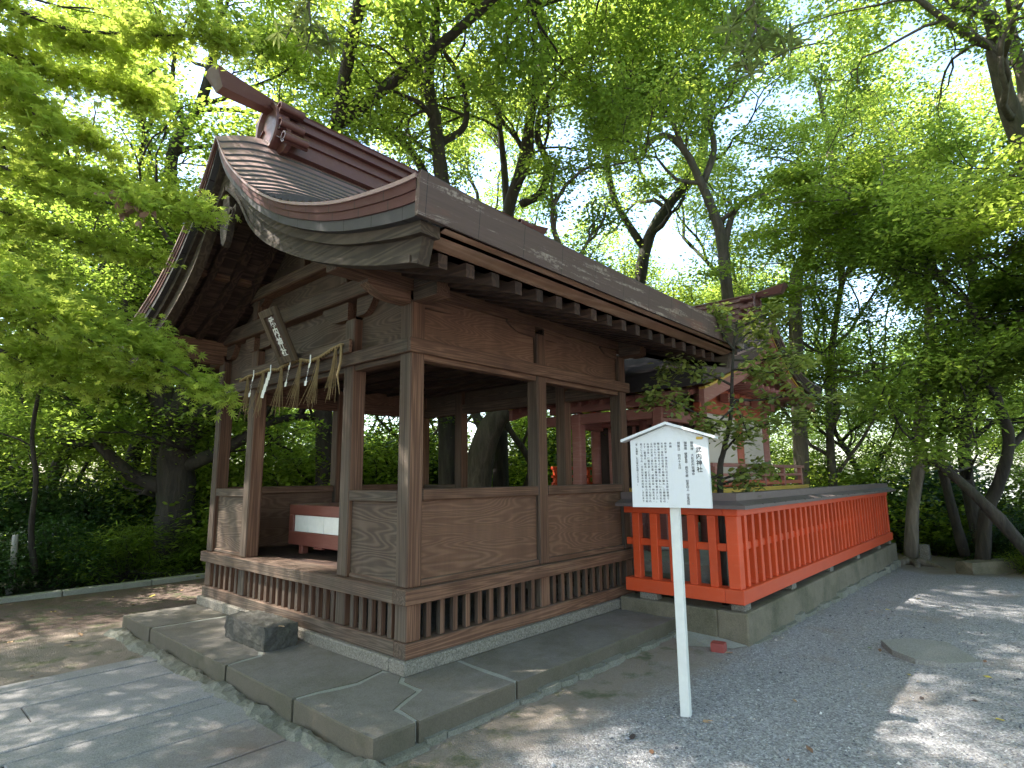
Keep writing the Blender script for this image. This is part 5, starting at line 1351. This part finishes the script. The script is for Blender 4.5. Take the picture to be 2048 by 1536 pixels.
for (x, y, k, s) in ((15.5, -5.5, 1, 1.8), (16.2, -.5, 1, 1.9), (17, -4.5, 0, 2.0), (18, -1.0, 1, 2.2), (18.5, 2.0, 0, 2.2), (17, 5.0, 1, 2.2), (16.5,-7,0,2.0)): bl.append((x, y, k, s, 'far beyond the end of the gravel'))
for (x, y, k, s) in ((10.9, -3.5, 1, .5), (11.5, -4.2, 1, .6), (12.4, -3.2, 0, .8), (13.4, -2.7, 1, .9), (12.9, -4.6, 0, 1.1), (14.5, -3.7, 0, 1.3), (15.5, -2.0, 1, 1.1), (15.8, .2, 0, 1.4), (13.2, -2.0, 2, .45)): bl.append((x, y, k, s, 'at the right edge of the gravel'))
kn = {0: 'dark glossy', 1: 'mid green leafy', 2: 'fern-like narrow-leaved'}
for i, (x, y, k, s, wh) in enumerate(bl):
    place_tree('bush', *bush[k], (x, y, gheight(x, y)), rng.uniform(0, 6.28), s, f'{kn[k]} bush {wh}', 'bush', 'bushes around the yard', pn=('stems', 'foliage'))

# ---- small things on the ground
def pebbles():
    g = np.random.default_rng(44); n = 15000
    d = g.random(n)**1.3; x = -1.5+d*9; y = -3.9+g.random(n)*2.45-.0*x
    keep = (x < 2.9) | (y < -1.52); keep &= ~((y > -1.0-.1*g.random(n)) & (x < 3)); x, y = x[keep], y[keep]; n = len(x)
    s_ = g.uniform(.003, .0075, n)*(1+(g.random(n) > .97)*1.2)
    z = np.array([gheight(a, b) for a, b in zip(x, y)])+s_*.3
    base = np.array([[1,0,0],[-1,0,0],[0,1,0],[0,-1,0],[0,0,.7],[0,0,-.7]])
    a = g.uniform(0, 6.28, n); R = np.stack([np.stack([np.cos(a), -np.sin(a), 0*a], 1), np.stack([np.sin(a), np.cos(a), 0*a], 1), np.stack([0*a, 0*a, 1+0*a], 1)], 1)
    V = np.einsum('nij,kj->nki', R, base)*s_[:, None, None]*g.uniform(.6, 1.3, (n, 1, 3))+np.stack([x, y, z], 1)[:, None, :]
    fs = [(0,2,4),(2,1,4),(1,3,4),(3,0,4),(2,0,5),(1,2,5),(3,1,5),(0,3,5)]
    me = bpy.data.meshes.new('gravel_stones'); idx = (np.arange(n)[:, None, None]*6+np.array(fs)[None]).reshape(-1, 3)
    me.from_pydata(V.reshape(-1, 3).tolist(), [], idx.tolist())
    m, nt, b = new_mat('gravel_stone'); gg = G_(nt); ri = gg.n('ShaderNodeNewGeometry').outputs['Random Per Island']
    gg.l(gg.ramp(ri, [(0, (.06,.06,.07)), (.4, (.16,.16,.18)), (.75, (.28,.28,.30)), (.92, (.30,.25,.20)), (1, (.6,.6,.6))]), b.inputs['Base Color']); b.inputs['Roughness'].default_value = .8
    me.materials.append(m); o = bpy.data.objects.new('gravel_stones', me); COL.objects.link(o); tag(o, 'loose grey gravel stones scattered over the yard', 'gravel', None, 'stuff')
pebbles()
tag(rough_box('stone_post', ST2, (11.55, -1.80, GZ-.05), (.20, .16, .50), 4, .004, 6), 'short square stone post beside the foot of the slim tree', 'stone post')
tag(rough_box('stone_kerb_block', CO, (10.75, -2.85, GZ-.06), (1.3, .30, .26), 5, .006, 7, rotz=-.55), 'grey stone kerb block at the edge of the gravel below the bushes', 'kerb block')
mb = MB()
r = random.Random(12)
f0 = P(1822, 1112, 11.5)
for a in (2.6, 3.4, 4.3, 5.1, 5.9, .4):
    L = r.uniform(.5, 1.1); pts = [np.array([f0[0], f0[1], -.30])]
    for k in range(1, 6): pts.append(np.array([f0[0]+L*k/5*math.cos(a+.15*math.sin(k)), f0[1]+L*k/5*math.sin(a+.15*math.sin(k)), -.30-.02*k+.10*(1-k/5)]))
    mb.tube(pts, [.09, .07, .055, .045, .035, .01], 7)
tag(mb.build('tree_roots', BK_P, smooth=True), 'surface roots spreading from the foot of the slim pale tree', 'roots')
# dead leaves hanging in the middle maple branch
for i, (u_, v_) in enumerate([(240,385),(262,405),(275,420),(285,440),(242,420),(300,425),(228,380)]):
    g = np.random.default_rng(300+i); n = 5; c = P(u_, v_, 4.75)
    me = leaves_mesh('dead_leaf_cluster', np.tile(c, (n, 1))*0+g.normal(0, .02, (n, 3)), g.normal(0, 1, (n, 3)), np.tile([0,0,-1.], (n, 1))+g.normal(0, .4, (n, 3)), .09*g.uniform(.7, 1.2, n), 'oval', simple('dry_leaf', (.22,.13,.08), .8, 9, .3, 0) if i == 0 else bpy.data.materials['dry_leaf'])
    o = bpy.data.objects.new('dead_leaf_cluster', me); COL.objects.link(o); o.location = c
    tag(o, 'curled brown dead leaves caught in the middle maple branch', 'dead leaves', 'dead leaf clusters in the maple')
# fallen leaves
LFM = [simple('fallen_leaf_brown', (.17,.09,.05), .8, 30, .3, 0), simple('fallen_leaf_tan', (.33,.21,.12), .8, 30, .3, 0), simple('fallen_leaf_yellow', (.45,.36,.07), .7, 30, .2, 0), simple('fallen_leaf_dark', (.05,.035,.03), .8, 30, .3, 0), simple('fallen_leaf_green', (.10,.16,.04), .6, 30, .2, 0)]
def leaf_obj(mat):
    sv = [(0,0,.006),(.2,.2,.004),(.27,.5,.10),(.17,.82,.03),(0,1,.09),(-.17,.82,.12),(-.27,.5,.05),(-.2,.2,.10)]
    me = bpy.data.meshes.new('fallen_leaf'); me.from_pydata([(x, y, z*.9) for x, y, z in sv]+[(0,.3,.01),(0,.7,.02)], [], [(0,1,8),(1,2,8),(2,9,8),(2,3,9),(3,4,9),(4,5,9),(5,6,9),(6,8,9),(6,7,8),(7,0,8)]); me.materials.append(mat); me.update(); return me
LME = [leaf_obj(m_) for m_ in LFM]; cn = ['brown', 'tan', 'yellow', 'dark', 'green']
rng = random.Random(21)
def drop(x, y, z, k, s, wh):
    o = bpy.data.objects.new('fallen_leaf', LME[k]); COL.objects.link(o); o.location = (x, y, z+.003); o.rotation_euler = (rng.uniform(-.2,.2), rng.uniform(-.2,.2), rng.uniform(0, 6.28)); o.scale = (s,)*3
    tag(o, f'{cn[k]} fallen leaf lying {wh}', 'leaf', 'fallen leaves on the ground')
for u_, v_, k, s in [(1405,1447,1,.075),(1262,1480,3,.07),(1450,1305,1,.07),(1586,1400,1,.05),(1845,1400,3,.05),(1960,1405,3,.05),(1625,1505,0,.06),(1815,1345,2,.05),(1985,1355,2,.06),(1740,1290,4,.05),(1770,1212,2,.05),(1830,1185,2,.05),(1745,1216,1,.05),(1560,1295,3,.05),(1758,1296,0,.05),(1968,1320,0,.05),(1575,1520,0,.05),(1720,1222,4,.06),(1990,1440,2,.05),(1300,1500,0,.05)]:
    d = CF+CR*(u_-1024)/FOC-CU*(v_-768)/FOC; tt = (GZ+.005-CAM[2])/d[2]; p = CAM+d*tt
    drop(p[0], p[1], gheight(p[0], p[1]), k, s*1.1, 'on the grey gravel')
for i in range(70):
    x, y = rng.uniform(-3.5, 1.2), rng.uniform(2.75, 6.7)
    if x > -.9 and y < 5.3: continue
    drop(x, y, gheight(x, y), rng.choice([0,0,1,1,2,3,4]), rng.uniform(.05, .10), 'on the brown soil left of the hall')
for i in range(26):
    drop(rng.uniform(3, 10), rng.uniform(-4.5, -1.6), -.15-.018*3, rng.choice([0,1,3,2]), rng.uniform(.035, .055), 'on the far gravel') if 0 else None
drop(-.33, 1.35, .198, 1, .06, 'on the dark step stone')

# ---- give look-alikes a label that says which one: their order from left to right in the view
def order_labels():
    bpy.context.view_layer.update()
    def ucoord(o):
        p = np.array(o.matrix_world.translation if o.type == 'EMPTY' or o.location.length > 0 else o.matrix_world @ Vector(o.bound_box[0])) - CAM
        z = p@CF
        return (p@CR)/z if z > .1 else (9 if p@CR > 0 else -9)
    names = ['leftmost', 'second from the left', 'third from the left', 'fourth from the left', 'fifth from the left', 'sixth from the left', 'seventh from the left', 'eighth from the left', 'ninth from the left', 'tenth from the left']
    by = {}
    for o in list(COL.objects):
        if o.parent is None and o.get('label') and o.get('group'): by.setdefault(o['label'], []).append(o)
    for lab, os_ in by.items():
        if len(os_) < 2: continue
        os_.sort(key=ucoord); n = len(os_)
        for i, o in enumerate(os_):
            t = names[i] if i < 10 else f'{i+1}th from the left'
            if i == n-1: t = 'rightmost'
            o['label'] = f'{lab}, {t}'
order_labels()
